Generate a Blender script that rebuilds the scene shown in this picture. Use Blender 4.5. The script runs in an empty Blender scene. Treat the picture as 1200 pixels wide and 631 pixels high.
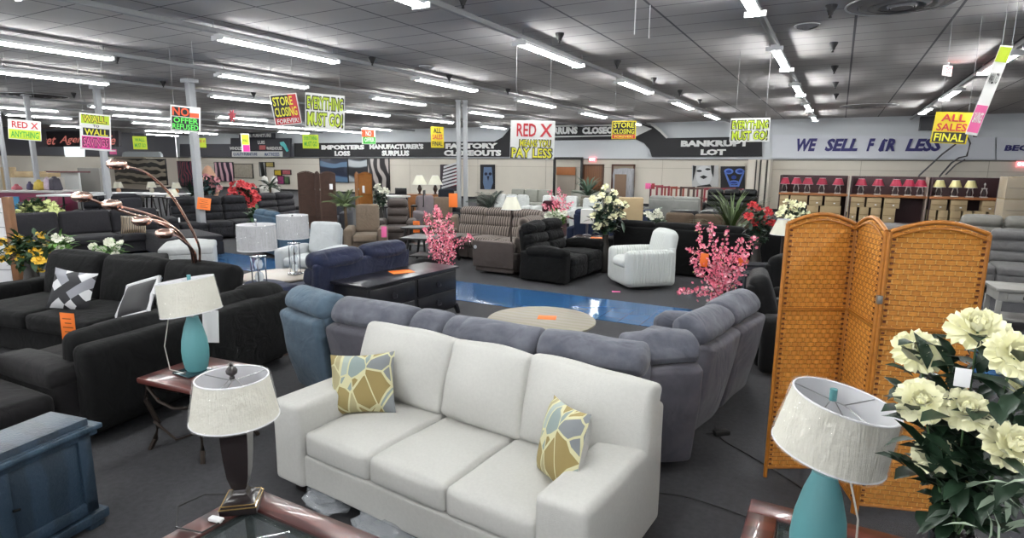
import bpy, math, random
from mathutils import Vector, Matrix, noise
from math import sin, cos, pi, radians as R, sqrt, atan2, hypot
random.seed(7)
S = bpy.context.scene
COL = S.collection
# ------------------------------------------------------------------ camera
EYE = 2.1; FPX = 690.0
def _n(v): return Vector(v).normalized()
_vY = _n((985-600, 195-315.5, FPX))
_vx = Vector((-680-600, 181-315.5, FPX)).normalized()
_vX = -((_vx - _vx.dot(_vY)*_vY).normalized())
_vZ = _vX.cross(_vY)
RM = Matrix((_vX, _vY, _vZ))                     # camera (x right, y down, z forward) -> world
cam = bpy.data.cameras.new('camera'); camo = bpy.data.objects.new('camera', cam); COL.objects.link(camo)
right = RM @ Vector((1,0,0)); up = RM @ Vector((0,-1,0)); back = RM @ Vector((0,0,-1))
M = Matrix((right, up, back)).transposed().to_4x4(); M.translation = Vector((0,0,EYE))
camo.matrix_world = M
cam.sensor_fit = 'HORIZONTAL'; cam.sensor_width = 36; cam.lens = 36*FPX/1200; cam.clip_start = .05; cam.clip_end = 300
S.camera = camo
# ------------------------------------------------------------------ world, exposure
w = bpy.data.worlds.new('world'); S.world = w; w.use_nodes = True
w.node_tree.nodes['Background'].inputs[0].default_value = (.95,.97,1,1)
w.node_tree.nodes['Background'].inputs[1].default_value = .6
S.view_settings.view_transform = 'Standard'; S.view_settings.look = 'None'
S.view_settings.gamma = 1; S.view_settings.use_curve_mapping = False
S.view_settings.exposure = 1.85
TUBE_POWER = 30.0
S.cycles.use_denoising = True
S.cycles.max_bounces = 6; S.cycles.diffuse_bounces = 4; S.cycles.glossy_bounces = 3; S.cycles.transparent_max_bounces = 8
S.cycles.caustics_reflective = False; S.cycles.caustics_refractive = False
S.cycles.sample_clamp_indirect = 4

def ray(px, py): return RM @ Vector((px-600, py-315.5, FPX))
def P(px, py, z):                                  # where the sight line meets the height z
    d = ray(px, py); t = (z-EYE)/d.z; return Vector((d.x*t, d.y*t, z))
def PY(px, py, y):                                 # where it meets the plane y
    d = ray(px, py); t = y/d.y; return Vector((d.x*t, y, EYE+d.z*t))
def PD(px, py, depth):
    d = ray(px, py)*(depth/FPX); return Vector((d.x, d.y, EYE+d.z))
# ------------------------------------------------------------------ materials
def lin(h):
    h = h.lstrip('#'); c = [int(h[i:i+2],16)/255 for i in (0,2,4)]
    return tuple((x/12.92 if x <= .04045 else ((x+.055)/1.055)**2.4) for x in c)+(1,)
MATS = {}
def mat(name, col, rough=.6, metal=0, emit=0, spec=.5, noise_amt=0, nscale=8, bump=0, bscale=40, rib=0, ribaxis='X', ribdepth=.5,
        sheen=0, coat=0, alpha=1, trans=0, col2=None, wood=0, weave=0, stretch=(1,1,1), wrinkle=0, wscale=6):
    if name in MATS: return MATS[name]
    m = bpy.data.materials.new(name); MATS[name] = m; m.use_nodes = True
    nt = m.node_tree; N = nt.nodes; L = nt.links; b = N['Principled BSDF']
    c = lin(col) if isinstance(col, str) else col
    b.inputs['Base Color'].default_value = c; b.inputs['Roughness'].default_value = rough
    b.inputs['Metallic'].default_value = metal; b.inputs['Specular IOR Level'].default_value = spec
    b.inputs['Sheen Weight'].default_value = sheen; b.inputs['Coat Weight'].default_value = coat
    b.inputs['Alpha'].default_value = alpha; b.inputs['Transmission Weight'].default_value = trans
    if emit:
        b.inputs['Emission Color'].default_value = c; b.inputs['Emission Strength'].default_value = emit
    tc = N.new('ShaderNodeTexCoord'); mp = N.new('ShaderNodeMapping'); L.new(tc.outputs['Object'], mp.inputs[0])
    mp.inputs['Scale'].default_value = stretch
    def nz(scale, detail=4, rgh=.6):
        n = N.new('ShaderNodeTexNoise'); n.inputs['Scale'].default_value = scale; n.inputs['Detail'].default_value = detail
        n.inputs['Roughness'].default_value = rgh; L.new(mp.outputs[0], n.inputs['Vector']); return n
    cout = None
    if noise_amt or col2 or wood:
        n = nz(nscale); mx = N.new('ShaderNodeMix'); mx.data_type = 'RGBA'
        c2 = lin(col2) if col2 else tuple(max(0, x*(1-noise_amt)) for x in c[:3])+(1,)
        cr = N.new('ShaderNodeValToRGB'); cr.color_ramp.elements[0].position = .35; cr.color_ramp.elements[1].position = .68
        src = n.outputs['Fac']
        if wood:
            wv = N.new('ShaderNodeTexWave'); wv.wave_type = 'BANDS'; wv.bands_direction = 'Y' if wood == 1 else 'X'
            wv.inputs['Scale'].default_value = nscale; wv.inputs['Distortion'].default_value = 4; wv.inputs['Detail'].default_value = 3
            L.new(mp.outputs[0], wv.inputs['Vector']); src = wv.outputs['Fac']
        L.new(src, cr.inputs[0]); L.new(cr.outputs[0], mx.inputs[0])
        mx.inputs[6].default_value = c; mx.inputs[7].default_value = c2
        L.new(mx.outputs[2], b.inputs['Base Color']); cout = mx
    h = None
    def add(hsock, k):
        nonlocal h
        mu = N.new('ShaderNodeMath'); mu.operation = 'MULTIPLY'; mu.inputs[1].default_value = k; L.new(hsock, mu.inputs[0])
        if h is None: h = mu.outputs[0]
        else:
            ad = N.new('ShaderNodeMath'); L.new(h, ad.inputs[0]); L.new(mu.outputs[0], ad.inputs[1]); h = ad.outputs[0]
    if bump: add(nz(bscale, 3).outputs['Fac'], bump)
    if wrinkle:
        n = nz(wscale, 2, .5); n.inputs['Distortion'].default_value = 1.2; add(n.outputs['Fac'], wrinkle)
    if rib:
        wv = N.new('ShaderNodeTexWave'); wv.wave_type = 'BANDS'; wv.bands_direction = ribaxis
        wv.inputs['Scale'].default_value = rib; wv.inputs['Distortion'].default_value = .3; wv.inputs['Detail'].default_value = 0
        L.new(tc.outputs['Object'], wv.inputs['Vector']); add(wv.outputs['Fac'], ribdepth)
    if h is not None:
        bp = N.new('ShaderNodeBump'); bp.inputs['Strength'].default_value = 1; bp.inputs['Distance'].default_value = .02
        L.new(h, bp.inputs['Height']); L.new(bp.outputs[0], b.inputs['Normal'])
    return m
# ------------------------------------------------------------------ mesh builder
class G:
    def __init__(s): s.v = []; s.f = []; s.mi = []
    def add(s, vs, fs, mi=0, T=None):
        o = len(s.v)
        for p in vs:
            p = Vector(p); s.v.append(tuple(T @ p) if T is not None else tuple(p))
        for f in fs: s.f.append(tuple(i+o for i in f)); s.mi.append(mi)
        return s
    def soft(s, c, sz, r=.03, puff=(0,0,0), n=3, T=None, mi=0, wob=0, seed=0, shear=0, taper=0, corr=None):
        """rounded box: centre c, full size sz, edge radius r, outward bulge puff per axis"""
        h = [x/2 for x in sz]; rv = list(r) if isinstance(r, (tuple, list)) else [min(r, *[x*.98 for x in h])]*3; rv = [min(rv[k], h[k]*.98) for k in range(3)]; idx = {}; vs = []; fs = []
        ax = []
        for k in range(3):
            r = rv[k]; inner = h[k]-r
            e = [-h[k], -h[k]+r*.3, -h[k]+r*.65, -inner] if n > 2 else [-h[k], -inner]
            nk = max(n, int(2*inner/(corr[1]/5))) if corr and corr[0] == k else n
            mid = [-inner+2*inner*i/(nk) for i in range(1, nk)] if inner > 1e-4 else []
            if inner < 1e-4: e = e[:-1]+[0.0] if n > 2 else e[:-1]+[0.0]
            a = e+mid+([-x for x in reversed(e)] if inner >= 1e-4 else [-x for x in reversed(e[:-1])]); ax.append(a)
        def pt(q):
            key = tuple(round(x, 6) for x in q)
            if key in idx: return idx[key]
            inn = [max(-(h[k]-rv[k]), min(h[k]-rv[k], q[k])) for k in range(3)]
            d = Vector([(q[k]-inn[k])/rv[k] for k in range(3)]); d = d.normalized() if d.length > 1e-9 else d
            p = Vector(inn)+Vector([d[k]*rv[k] for k in range(3)])
            if corr: dd = Vector(d); dd[corr[0]] = 0; p += dd*corr[2]*(abs(sin(pi*q[corr[0]]/corr[1]))-1)
            u = [q[k]/h[k] for k in range(3)]
            bl = [1-u[k]**2 for k in range(3)]
            p.x += puff[0]*u[0]*bl[1]*bl[2]; p.y += puff[1]*u[1]*bl[0]*bl[2]; p.z += puff[2]*u[2]*bl[0]*bl[1]
            if taper: 
                k = 1+taper*u[2]; p.x *= k; p.y *= k
            if shear: p.y += shear*p.z
            if wob:
                nv = noise.noise_vector(Vector((p.x*3+seed, p.y*3+seed*1.7, p.z*3)))
                p += nv*wob
            p += Vector(c); idx[key] = len(vs); vs.append(p); return idx[key]
        for k in range(3):
            a, b = [(1,2),(2,0),(0,1)][k]
            for sg in (-1, 1):
                for i in range(len(ax[a])-1):
                    for j in range(len(ax[b])-1):
                        q = []
                        for (ii, jj) in ((i,j),(i+1,j),(i+1,j+1),(i,j+1)):
                            t = [0,0,0]; t[k] = sg*h[k]; t[a] = ax[a][ii]; t[b] = ax[b][jj]; q.append(pt(t))
                        if sg < 0: q.reverse()
                        q2 = []
                        for x in q:
                            if x not in q2: q2.append(x)
                        if len(q2) > 2: fs.append(q2)
        return s.add(vs, fs, mi, T)
    def box(s, c, sz, T=None, mi=0, bev=.004):
        if bev: return s.soft(c, sz, bev, n=1, T=T, mi=mi)
        x,y,z = [k/2 for k in sz]; v = [(c[0]+a*x, c[1]+b*y, c[2]+d*z) for a in (-1,1) for b in (-1,1) for d in (-1,1)]
        return s.add(v, [(0,1,3,2),(4,6,7,5),(0,4,5,1),(2,3,7,6),(0,2,6,4),(1,5,7,3)], mi, T)
    def lathe(s, prof, seg=24, c=(0,0,0), T=None, mi=0, sx=1, sy=1, cap=True, tilt=None):
        vs = []; fs = []; m = len(prof)
        for i in range(seg):
            a = 2*pi*i/seg
            for (r, z) in prof: vs.append(Vector((c[0]+r*cos(a)*sx, c[1]+r*sin(a)*sy, c[2]+z)))
        for i in range(seg):
            j = (i+1) % seg
            for k in range(m-1): fs.append((i*m+k, j*m+k, j*m+k+1, i*m+k+1))
        if cap:
            if prof[0][0] > 1e-5: fs.append(tuple(i*m for i in reversed(range(seg))))
            if prof[-1][0] > 1e-5: fs.append(tuple(i*m+m-1 for i in range(seg)))
        return s.add(vs, fs, mi, T)
    def tube(s, pts, r, seg=8, T=None, mi=0, r2=None):
        pts = [Vector(p) for p in pts]; n = len(pts); vs = []; fs = []
        up = Vector((0,0,1))
        for i, p in enumerate(pts):
            d = (pts[min(i+1,n-1)]-pts[max(i-1,0)]).normalized()
            a = d.cross(up); a = a.normalized() if a.length > 1e-3 else Vector((1,0,0))
            b = d.cross(a).normalized(); rr = r if r2 is None else r+(r2-r)*i/(n-1)
            for k in range(seg):
                t = 2*pi*k/seg; vs.append(p+a*(rr*cos(t))+b*(rr*sin(t)))
        for i in range(n-1):
            for k in range(seg):
                l = (k+1) % seg; fs.append((i*seg+k, i*seg+l, (i+1)*seg+l, (i+1)*seg+k))
        fs.append(tuple(reversed(range(seg)))); fs.append(tuple((n-1)*seg+k for k in range(seg)))
        return s.add(vs, fs, mi, T)
    def prism(s, poly, y0, y1, T=None, mi=0):
        """polygon in x,z pulled from y0 to y1"""
        n = len(poly); vs = [(x, y0, z) for x, z in poly]+[(x, y1, z) for x, z in poly]
        fs = [tuple(range(n)), tuple(reversed(range(n, 2*n)))]+[(i, i+n, (i+1) % n+n, (i+1) % n) for i in range(n)]
        return s.add(vs, fs, mi, T)
    def build(s, name, mats, parent=None, smooth=True, angle=38, loc=None, rot=None):
        me = bpy.data.meshes.new(name); me.from_pydata(s.v, [], s.f)
        if not isinstance(mats, (list, tuple)): mats = [mats]
        for m in mats: me.materials.append(m)
        if len(mats) > 1: me.polygons.foreach_set('material_index', s.mi)
        me.update()
        if smooth:
            me.polygons.foreach_set('use_smooth', [True]*len(me.polygons))
            me.set_sharp_from_angle(angle=R(angle))
        o = bpy.data.objects.new(name, me); COL.objects.link(o)
        if parent: o.parent = parent
        if loc is not None: o.location = loc
        if rot is not None: o.rotation_euler = rot if isinstance(rot, (tuple, list)) else (0,0,rot)
        return o
def rr(T=None, **k): pass
def thing(name, label, cat, loc=(0,0,0), rot=0, group=None):
    o = bpy.data.objects.new(name, None); COL.objects.link(o); o.location = loc
    o.rotation_euler = rot if isinstance(rot, (tuple, list)) else (0,0,rot)
    o.empty_display_size = .1
    return tag(o, label, cat, group)
def tag(o, label, cat, group=None):
    o['label'] = label; o['category'] = cat
    if group: o['group'] = group
    return o
def struct(g, name, m, smooth=False):
    o = g.build(name, m, smooth=smooth); o['kind'] = 'structure'; return o
def kids(o): return [c for c in ALLKIDS.get(o.name, [])]
def dup(root, loc, rot=None, label=None, group=None):
    r = root.copy(); COL.objects.link(r); r.location = loc
    if rot is not None: r.rotation_euler = rot if isinstance(rot, (tuple, list)) else (0,0,rot)
    if label: r['label'] = label
    if group: r['group'] = group
    for ch in list(root.children):
        c = ch.copy(); COL.objects.link(c); c.parent = r
        for gch in list(ch.children):
            d = gch.copy(); COL.objects.link(d); d.parent = c
    return r
def TR(loc=(0,0,0), rz=0, rx=0, ry=0):
    return Matrix.Translation(loc) @ Matrix.Rotation(rz,4,'Z') @ Matrix.Rotation(rx,4,'X') @ Matrix.Rotation(ry,4,'Y')
_tx = {}
def text(s, w, h, name, m, parent, x=0, z=0, y=0, bold=.02, depth=.004, shear=0, sx=None):
    """lettering in the x,z plane, centred on x,z, facing -y"""
    c = bpy.data.curves.new(name, 'FONT'); c.body = s; c.align_x = 'CENTER'; c.extrude = .02; c.offset = bold; c.shear = shear
    c.resolution_u = 2; c.space_line = .85
    t = bpy.data.objects.new('tmp_text', c); COL.objects.link(t)
    me = bpy.data.meshes.new_from_object(t); bpy.data.objects.remove(t); bpy.data.curves.remove(c)
    xs = [v.co.x for v in me.vertices]; ys = [v.co.y for v in me.vertices]
    x0, x1, y0, y1 = min(xs), max(xs), min(ys), max(ys)
    for v in me.vertices:
        a, b2, e = v.co
        v.co = ((a-(x0+x1)/2)*w/(x1-x0)+x, y-depth/2-(e/.02)*depth/2, (b2-(y0+y1)/2)*h/(y1-y0)+z)
    me.materials.clear(); me.materials.append(m); me.name = name
    o = bpy.data.objects.new(name, me); COL.objects.link(o); o.parent = parent
    return o
# ================================================================== THE SETTING
CH = 4.18
YW = 30.0; XL = -48.0; XR = 13.0; YB = -7.0
def ceiling_mat():
    m = mat('ceiling_tile', '#b9b6b5', rough=.95, noise_amt=.10, nscale=.5, bump=.15, bscale=60, spec=.1)
    nt = m.node_tree; N = nt.nodes; L = nt.links; b = N['Principled BSDF']
    tc = N.new('ShaderNodeTexCoord'); sp = N.new('ShaderNodeSeparateXYZ'); L.new(tc.outputs['Object'], sp.inputs[0])
    def line(sock, period, off, wd):
        a = N.new('ShaderNodeMath'); a.operation = 'ADD'; a.inputs[1].default_value = off+1000*period; L.new(sock, a.inputs[0])
        d = N.new('ShaderNodeMath'); d.operation = 'MODULO'; d.inputs[1].default_value = period; L.new(a.outputs[0], d.inputs[0])
        c = N.new('ShaderNodeMath'); c.operation = 'LESS_THAN'; c.inputs[1].default_value = wd; L.new(d.outputs[0], c.inputs[0]); return c.outputs[0]
    l1 = line(sp.outputs[0], 1.2, .02, .035); l2 = line(sp.outputs[1], .61, .31, .022)
    mx = N.new('ShaderNodeMath'); mx.operation = 'MAXIMUM'; L.new(l1, mx.inputs[0]); L.new(l2, mx.inputs[1])
    # tiles differ a little from one another
    src = b.inputs['Base Color'].links[0].from_socket
    mix = N.new('ShaderNodeMix'); mix.data_type = 'RGBA'; L.new(mx.outputs[0], mix.inputs[0]); L.new(src, mix.inputs[6]); mix.inputs[7].default_value = lin('#6a686c')
    L.new(mix.outputs[2], b.inputs['Base Color'])
    return m
g = G(); g.box(((XL+XR)/2, (YW+YB)/2, CH+.1), (XR-XL+.4, YW-YB+.4, .2), bev=0); struct(g, 'ceiling', ceiling_mat())
carpet = mat('carpet', '#47474a', rough=.95, col2='#3e3e41', nscale=25, bump=.5, bscale=220, spec=.3)
g = G(); g.box(((XL+XR)/2, (YW+YB)/2, -.1), (XR-XL+.4, YW-YB+.4, .2), bev=0); struct(g, 'floor', carpet)
def tile_mat():
    m = mat('blue_tile', '#24477e', rough=.12, noise_amt=.25, nscale=3, spec=.6)
    nt = m.node_tree; N = nt.nodes; L = nt.links; b = N['Principled BSDF']
    tc = N.new('ShaderNodeTexCoord'); br = N.new('ShaderNodeTexBrick'); br.offset = 0
    br.inputs['Scale'].default_value = 1; br.inputs['Brick Width'].default_value = .305; br.inputs['Row Height'].default_value = .305
    br.inputs['Mortar Size'].default_value = .003; br.inputs['Color1'].default_value = lin('#35608f'); br.inputs['Color2'].default_value = lin('#305a86')
    br.inputs['Mortar'].default_value = lin('#182f55'); L.new(tc.outputs['Object'], br.inputs['Vector']); L.new(br.outputs[0], b.inputs['Base Color'])
    return m
bt = tile_mat()
g = G(); g.box(((XR-30)/2, 8.04, .002), (XR+30, 1.22, .008), bev=0); struct(g, 'floor_path', bt)
g = G(); g.box((-8.75, 5.05, .002), (1.22, 3.0, .008), T=None, bev=0); struct(g, 'floor_path_side', bt)
beige = mat('wall_beige', '#ddd6c9', rough=.8, noise_amt=.06, nscale=.6)
white_w = mat('wall_white', '#d9dde1', rough=.85, noise_amt=.05, nscale=.5)
def wall(name, c, s, m): g = G(); g.box(c, s, bev=0); return struct(g, name, m)
ZB = 2.36
wall('wall_back', ((XL+XR)/2, YW+.1, ZB/2), (XR-XL, .2, ZB), beige)
wall('wall_back_upper', ((XL+XR)/2, YW+.14, (ZB+CH)/2), (XR-XL, .2, CH-ZB), white_w)
wall('wall_left', (XL-.1, (YW+YB)/2, ZB/2), (.2, YW-YB, ZB), beige)
wall('wall_left_upper', (XL-.14, (YW+YB)/2, (ZB+CH)/2), (.2, YW-YB, CH-ZB), mat('wall_grey', '#5d5d62', rough=.85))
wall('wall_right', (XR+.1, (YW+YB)/2, CH/2), (.2, YW-YB, CH), white_w)
dark_trim = mat('trim_dark', '#6d675f', rough=.6)
wall('trim_1', ((XL+XR)/2, YW-.02, ZB), (XR-XL, .05, .05), dark_trim)
wall('trim_2', (XL+.02, (YW+YB)/2, ZB), (.05, YW-YB, .06), dark_trim)
wall('trim_3', ((XL+XR)/2, YW-.01, 1.93), (XR-XL, .02, .018), mat('panel_joint', '#b5ac9e', rough=.8))
wall('baseboard_back', ((XL+XR)/2, YW-.015, .06), (XR-XL, .03, .12), mat('base_black', '#26262a', rough=.7))
# vertical joints of the wall panels
g = G()
for px in (480, 560, 640, 777, 1010, 1160): x = PY(px,186,YW).x; g.box((x, YW-.006, ZB/2), (.02,.012,ZB), bev=0)
struct(g, 'trim_4', MATS['panel_joint'])
# the side room's corner, left of the shelving
a = PY(877,187,YW-1.3); b2 = PY(903,187,YW-1.3)
g = G(); g.box(((a.x+b2.x)/2, YW-.65, ZB/2), (b2.x-a.x, 1.3, ZB), bev=0); struct(g, 'wall_pier', beige)
g = G()
for px, wd in ((886, .05), (891, .06), (898.5, .07)): x = PY(px,200,YW-1.3).x; g.box((x, YW-1.33, 1.3), (wd, .05, 2.1), bev=0)
struct(g, 'trim_5', mat('groove_dark', '#3a3733', rough=.8))

def shapes(pts, y, d, name, m, parent, smooth=False):
    g = G()
    for poly in (pts if isinstance(pts[0][0], (tuple, list)) else [pts]):
        w3 = [PY(px, py, y) for px, py in poly]; g.prism([(p.x, p.z) for p in w3], y-d/2, y+d/2)
    return g.build(name, m, parent, smooth=False)
band_black = mat('band_black', '#1b1b1f', rough=.6)
sign_white = mat('sign_white', '#e9e9e6', rough=.5)
def place_text(s, x0, y0, x1, y1, Y, name, m, parent, **k):
    a = PY(x0, y1, Y); b = PY(x1, y0, Y); c = PY((x0+x1)/2, (y0+y1)/2, Y)
    return text(s, b.x-a.x, abs(PY((x0+x1)/2,y0,Y).z-PY((x0+x1)/2,y1,Y).z), name, m, parent, c.x, c.z, Y-.06, **k)
Y2 = YW-.07
t = thing('wall_banner', 'long black banner with arched arrow end reading bankrupt lot, on the back wall', 'banner')
shapes([[(345,168),(580,166),(589,161),(596,153),(600,143),(600,184),(345,184)],
        [(600,143),(745,140),(757,142.5),(767,148),(775,155),(782,162),(893,160),(893,183.5),(764,184),(761,175),(755,168),(745,163.5),(650,164.5),(600,165)]], Y2, .06, 'panel', band_black, t)
shapes([[(650,147.2),(744,145.2),(744,143.5),(764,151),(744,160.5),(744,159),(650,161.2)]], Y2-.05, .03, 'arrow', sign_white, t)
shapes([[(650,148.8),(716,147.8),(716,158.6),(650,159.6)]], Y2-.08, .02, 'arrow_band', band_black, t)
shapes([[(745,138.5),(758,141),(768,146.5),(776,153.5),(783,160.8),(781,162.5),(774,155.5),(766,149),(756,143.4),(745,140.5)]], Y2-.03, .04, 'white_edge', sign_white, t)
wt = mat('letter_white', '#f2f2f0', rough=.5)
for s_, x0,y0,x1,y1 in (('IMPORTERS',377,170,427,175.5),('LOSS',393,177,411,183),('MANUFACTURER\'S',433,169,496,175),('SURPLUS',448,176.5,480,183),
                 ('FACTORY',522,168,583,174.5),('CLOSEOUTS',520,176,587,183),('OVERRUNS',632,149,677,157.5),('CLOSEOUTS',682,148.6,737,157),
                 ('BANKRUPT',797,164.5,877,172),('LOT',821,175,851,182)):
    place_text(s_, x0,y0,x1,y1, Y2-(.06 if y1 < 158 else 0), 'lettering', wt, t, bold=.065)
t = thing('wall_banner', 'white banner with blue italic words we sell for less above the lamp shelves', 'banner')
shapes([(905,158),(1166,161),(1166,187),(905,185.5)], Y2, .05, 'panel', mat('banner_cloth', '#dcdfe6', rough=.8), t)
ib = mat('letter_indigo', '#34316f', rough=.6)
for s_, x0,x1 in (('WE',933,958),('SELL',966,1006),('F',1015,1026),('R',1037,1050),('LESS',1060,1105)):
    place_text(s_, x0,162.5,x1,177.5, Y2, 'lettering', ib, t, bold=.045, shear=.25)
shapes([[(1029,176),(1034,165),(1037,162),(1037,168),(1035,177),(1031,178)],[(1036,163),(1041,164),(1038,167)]], Y2-.04, .03, 'emblem', ib, t)
t = thing('wall_banner', 'pale banner cut by the right edge of the frame with blue letters', 'banner')
shapes([(1168,161),(1215,162),(1215,188),(1168,187.5)], Y2, .05, 'panel', MATS['banner_cloth'], t)
place_text('BEC', 1176,170,1206,177, Y2, 'lettering', ib, t, bold=.045, shear=.1)
# doors on the back wall
woodb = mat('door_brown', '#7a4a26', rough=.45, col2='#68401f', nscale=3, wood=2)
frame_b = mat('door_frame_brown', '#4e2f1c', rough=.5)
def door(n, px0, px1, pyt, m, mf):
    a = PY(px0, pyt, YW-.03); b = PY(px1, pyt, YW-.03); x0, x1, z1 = a.x, b.x, a.z
    r = bpy.data.objects.new('door_%d' % n, None); COL.objects.link(r); r['kind'] = 'structure'; r.location = ((x0+x1)/2, YW-.03, 0)
    W = x1-x0; g = G(); g.box((0,0,z1/2),(W-.16,.05,z1-.1)); g.build('door_leaf', m, r)
    g = G(); g.box((-W/2+.04,-.02,z1/2),(.08,.1,z1)); g.box((W/2-.04,-.02,z1/2),(.08,.1,z1)); g.box((0,-.02,z1-.04),(W,.1,.08)); g.build('door_frame', mf, r)
    g = G(); g.soft((W/2-.18,-.07,1.0),(.05,.07,.05),.02); g.build('door_handle', mat('brass','#9a8350',metal=1,rough=.35), r)
    return r
door(1, 683, 708, 192.5, woodb, frame_b)
door(2, 717.5, 744.5, 192.5, mat('door_plastic_dim', '#8a7d6c', rough=.6), mat('door_frame_dark', '#5a3526', rough=.5))
g = G()
a = PY(650,186,YW-.4); b2 = PY(682,186,YW-.4)
t = thing('partition_frame', 'black framed glass partition left of the brown exit door', 'partition', (0,0,0))
for x in (a.x, b2.x): g.box((x, YW-.4, 1.2), (.12,.1,2.4))
g.box(((a.x+b2.x)/2, YW-.4, 2.4), (b2.x-a.x+.12,.1,.12)); g.build('frame', mat('black_metal','#1c1a1a',rough=.5), t)
g = G(); c0 = PY(653,197,YW-.1); c1 = PY(675,197,YW-.1); g.box(((c0.x+c1.x)/2, YW-.1, 1.0), (c1.x-c0.x,.1,1.9)); g.build('inner_door', mat('grey_door','#9a9084',rough=.6), t)
g = G(); g.box(((c0.x+c1.x)/2, YW-.18, 1.72), (c1.x-c0.x,.05,.42)); g.build('orange_wood_panel', mat('orange_wood','#a8683a',rough=.5), t)
def exit_sign(px, py, wpx, label):
    d = YW-.055; a = PY(px-wpx/2, py, d); b = PY(px+wpx/2, py, d); c = PY(px, py, d)
    t = thing('exit_sign', label, 'exit sign', (c.x, d, c.z)); g = G(); wd = b.x-a.x
    g.box((0,0,0),(wd,.1,wd*.62)); g.build('housing', mat('exit_red','#f0757a',emit=.6,rough=.5), t)
    text('EXIT', wd*.8, wd*.3, 'lettering', mat('exit_letters','#fff0ee',emit=1.0), t, 0, 0, -.055, bold=.03)
exit_sign(694.5, 187, 8, 'red lit exit sign over the brown door')
exit_sign(1198, 192.5, 14, 'red lit exit sign at the right edge above the wrapped boxes')
# wire art frames, posters and paintings
def panel_thing(name, label, cat, poly_list, Y, m, frame=None, d=.05):
    t = thing(name, label, cat)
    shapes(poly_list[0], Y, d, 'canvas', m, t)
    return t
pk = mat('print_black', '#17181c', rough=.6); pw = mat('print_white', '#d6d7d8', rough=.6)
t = thing('poster', 'black and white poster of a woman\'s face with dark lips', 'poster')
shapes([(811,194),(842,194),(842,219),(811,219)], YW-.03, .05, 'canvas', mat('print_grey','#c4c4c4',rough=.6), t)
def ell(cx, cy, rx, ry, n=16, a0=0): return [(cx+rx*cos(a0+2*pi*i/n), cy+ry*sin(a0+2*pi*i/n)) for i in range(n)]

shapes([ell(825,206,9.5,12)], YW-.065, .02, 'face', pw, t)
shapes([ell(819.5,200.5,3,1.3), ell(829.5,198.5,3,1.3), [(820,207.5),(824.5,205.5),(829,207.5),(824.5,210)], [(833,194),(837,194),(836,208),(834,203)], [(812,194),(816,195),(814,204),(812,212)],[(818,218),(832,216),(834,219),(816,219)]], YW-.085, .02, 'features', pk, t)
t = thing('poster', 'black poster with a glowing blue face, right of the black and white one', 'poster')
shapes([(844.5,195),(873,195),(873,222),(844.5,222)], YW-.03, .05, 'canvas', pk, t)
pbl = mat('print_blue', '#5f7fd0', rough=.6); pb2 = mat('print_deep_blue', '#1d3f92', rough=.6)
shapes([ell(854,201,5.5,3.4), ell(867,201,5.5,3.4), [(849,203),(851,203),(857,217),(864,217),(870,203),(872,203),(866,219),(855,219)], ell(860,214,6,2.4)], YW-.065, .02, 'outline', pbl, t)
shapes([ell(854,201,3.2,1.8), ell(867,201,3.2,1.8), ell(860,214,4,1.2), ell(860,208,3,2.4)], YW-.085, .02, 'inner_shapes', pb2, t)
t = thing('poster', 'tall dark poster of a blue skull like figure, right of the twin posts', 'poster')
shapes([(563,193),(580,193),(580,222),(563,222)], YW-.03, .05, 'canvas', pk, t)
shapes([[(567,196),(576,196),(578,214),(575,222),(568,222),(566,214)]], YW-.065, .02, 'figure', mat('print_steel','#5f7594',rough=.6), t)
shapes([ell(569.5,204,1.8,1.8), ell(574.5,204,1.8,1.8), [(570.5,206.5),(573.5,206.5),(572,212)]], YW-.085, .02, 'features', mat('print_navy','#131b35',rough=.6), t)
t = thing('poster', 'torn striped red and white flag poster left of the twin posts', 'poster')
shapes([(516,193),(536,193),(536,224),(516,224)], YW-.03, .05, 'canvas', mat('print_flagbg','#3a2f38',rough=.6), t)
shapes([[(523+i*1.0,193+i*4),(536,187.5+i*4+4),(536,189.5+i*4+4),(522+i*-.6,195.5+i*4)] for i in range(1,7)], YW-.065, .02, 'red_stripes', mat('print_red','#8e3140',rough=.6), t)
shapes([[(520-i*.4,195+i*4),(536,190+i*4),(536,192+i*4),(520-i*.4,197.5+i*4)] for i in range(0,7)], YW-.085, .02, 'white_stripes', pw, t)
def swirl(name, a, b, sc, dist, rings=False, c3=None):
    m = mat(name, a, rough=.35); N = m.node_tree.nodes; L = m.node_tree.links
    tc = N.new('ShaderNodeTexCoord'); mp = N.new('ShaderNodeMapping'); mp.inputs['Rotation'].default_value = (pi/2, 0, 0)
    wv = N.new('ShaderNodeTexWave'); wv.wave_type = 'RINGS' if rings else 'BANDS'; wv.inputs['Scale'].default_value = sc
    wv.inputs['Distortion'].default_value = dist; wv.inputs['Detail'].default_value = 2; wv.inputs['Detail Scale'].default_value = .8
    cr = N.new('ShaderNodeValToRGB'); cr.color_ramp.elements[0].color = lin(a); cr.color_ramp.elements[1].color = lin(b)
    cr.color_ramp.elements[0].position = .35; cr.color_ramp.elements[1].position = .7
    if c3: e = cr.color_ramp.elements.new(.55); e.color = lin(c3)
    L.new(tc.outputs['Object'], mp.inputs[0]); L.new(mp.outputs[0], wv.inputs['Vector']); L.new(wv.outputs['Fac'], cr.inputs[0])
    L.new(cr.outputs[0], m.node_tree.nodes['Principled BSDF'].inputs['Base Color']); return m
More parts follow.
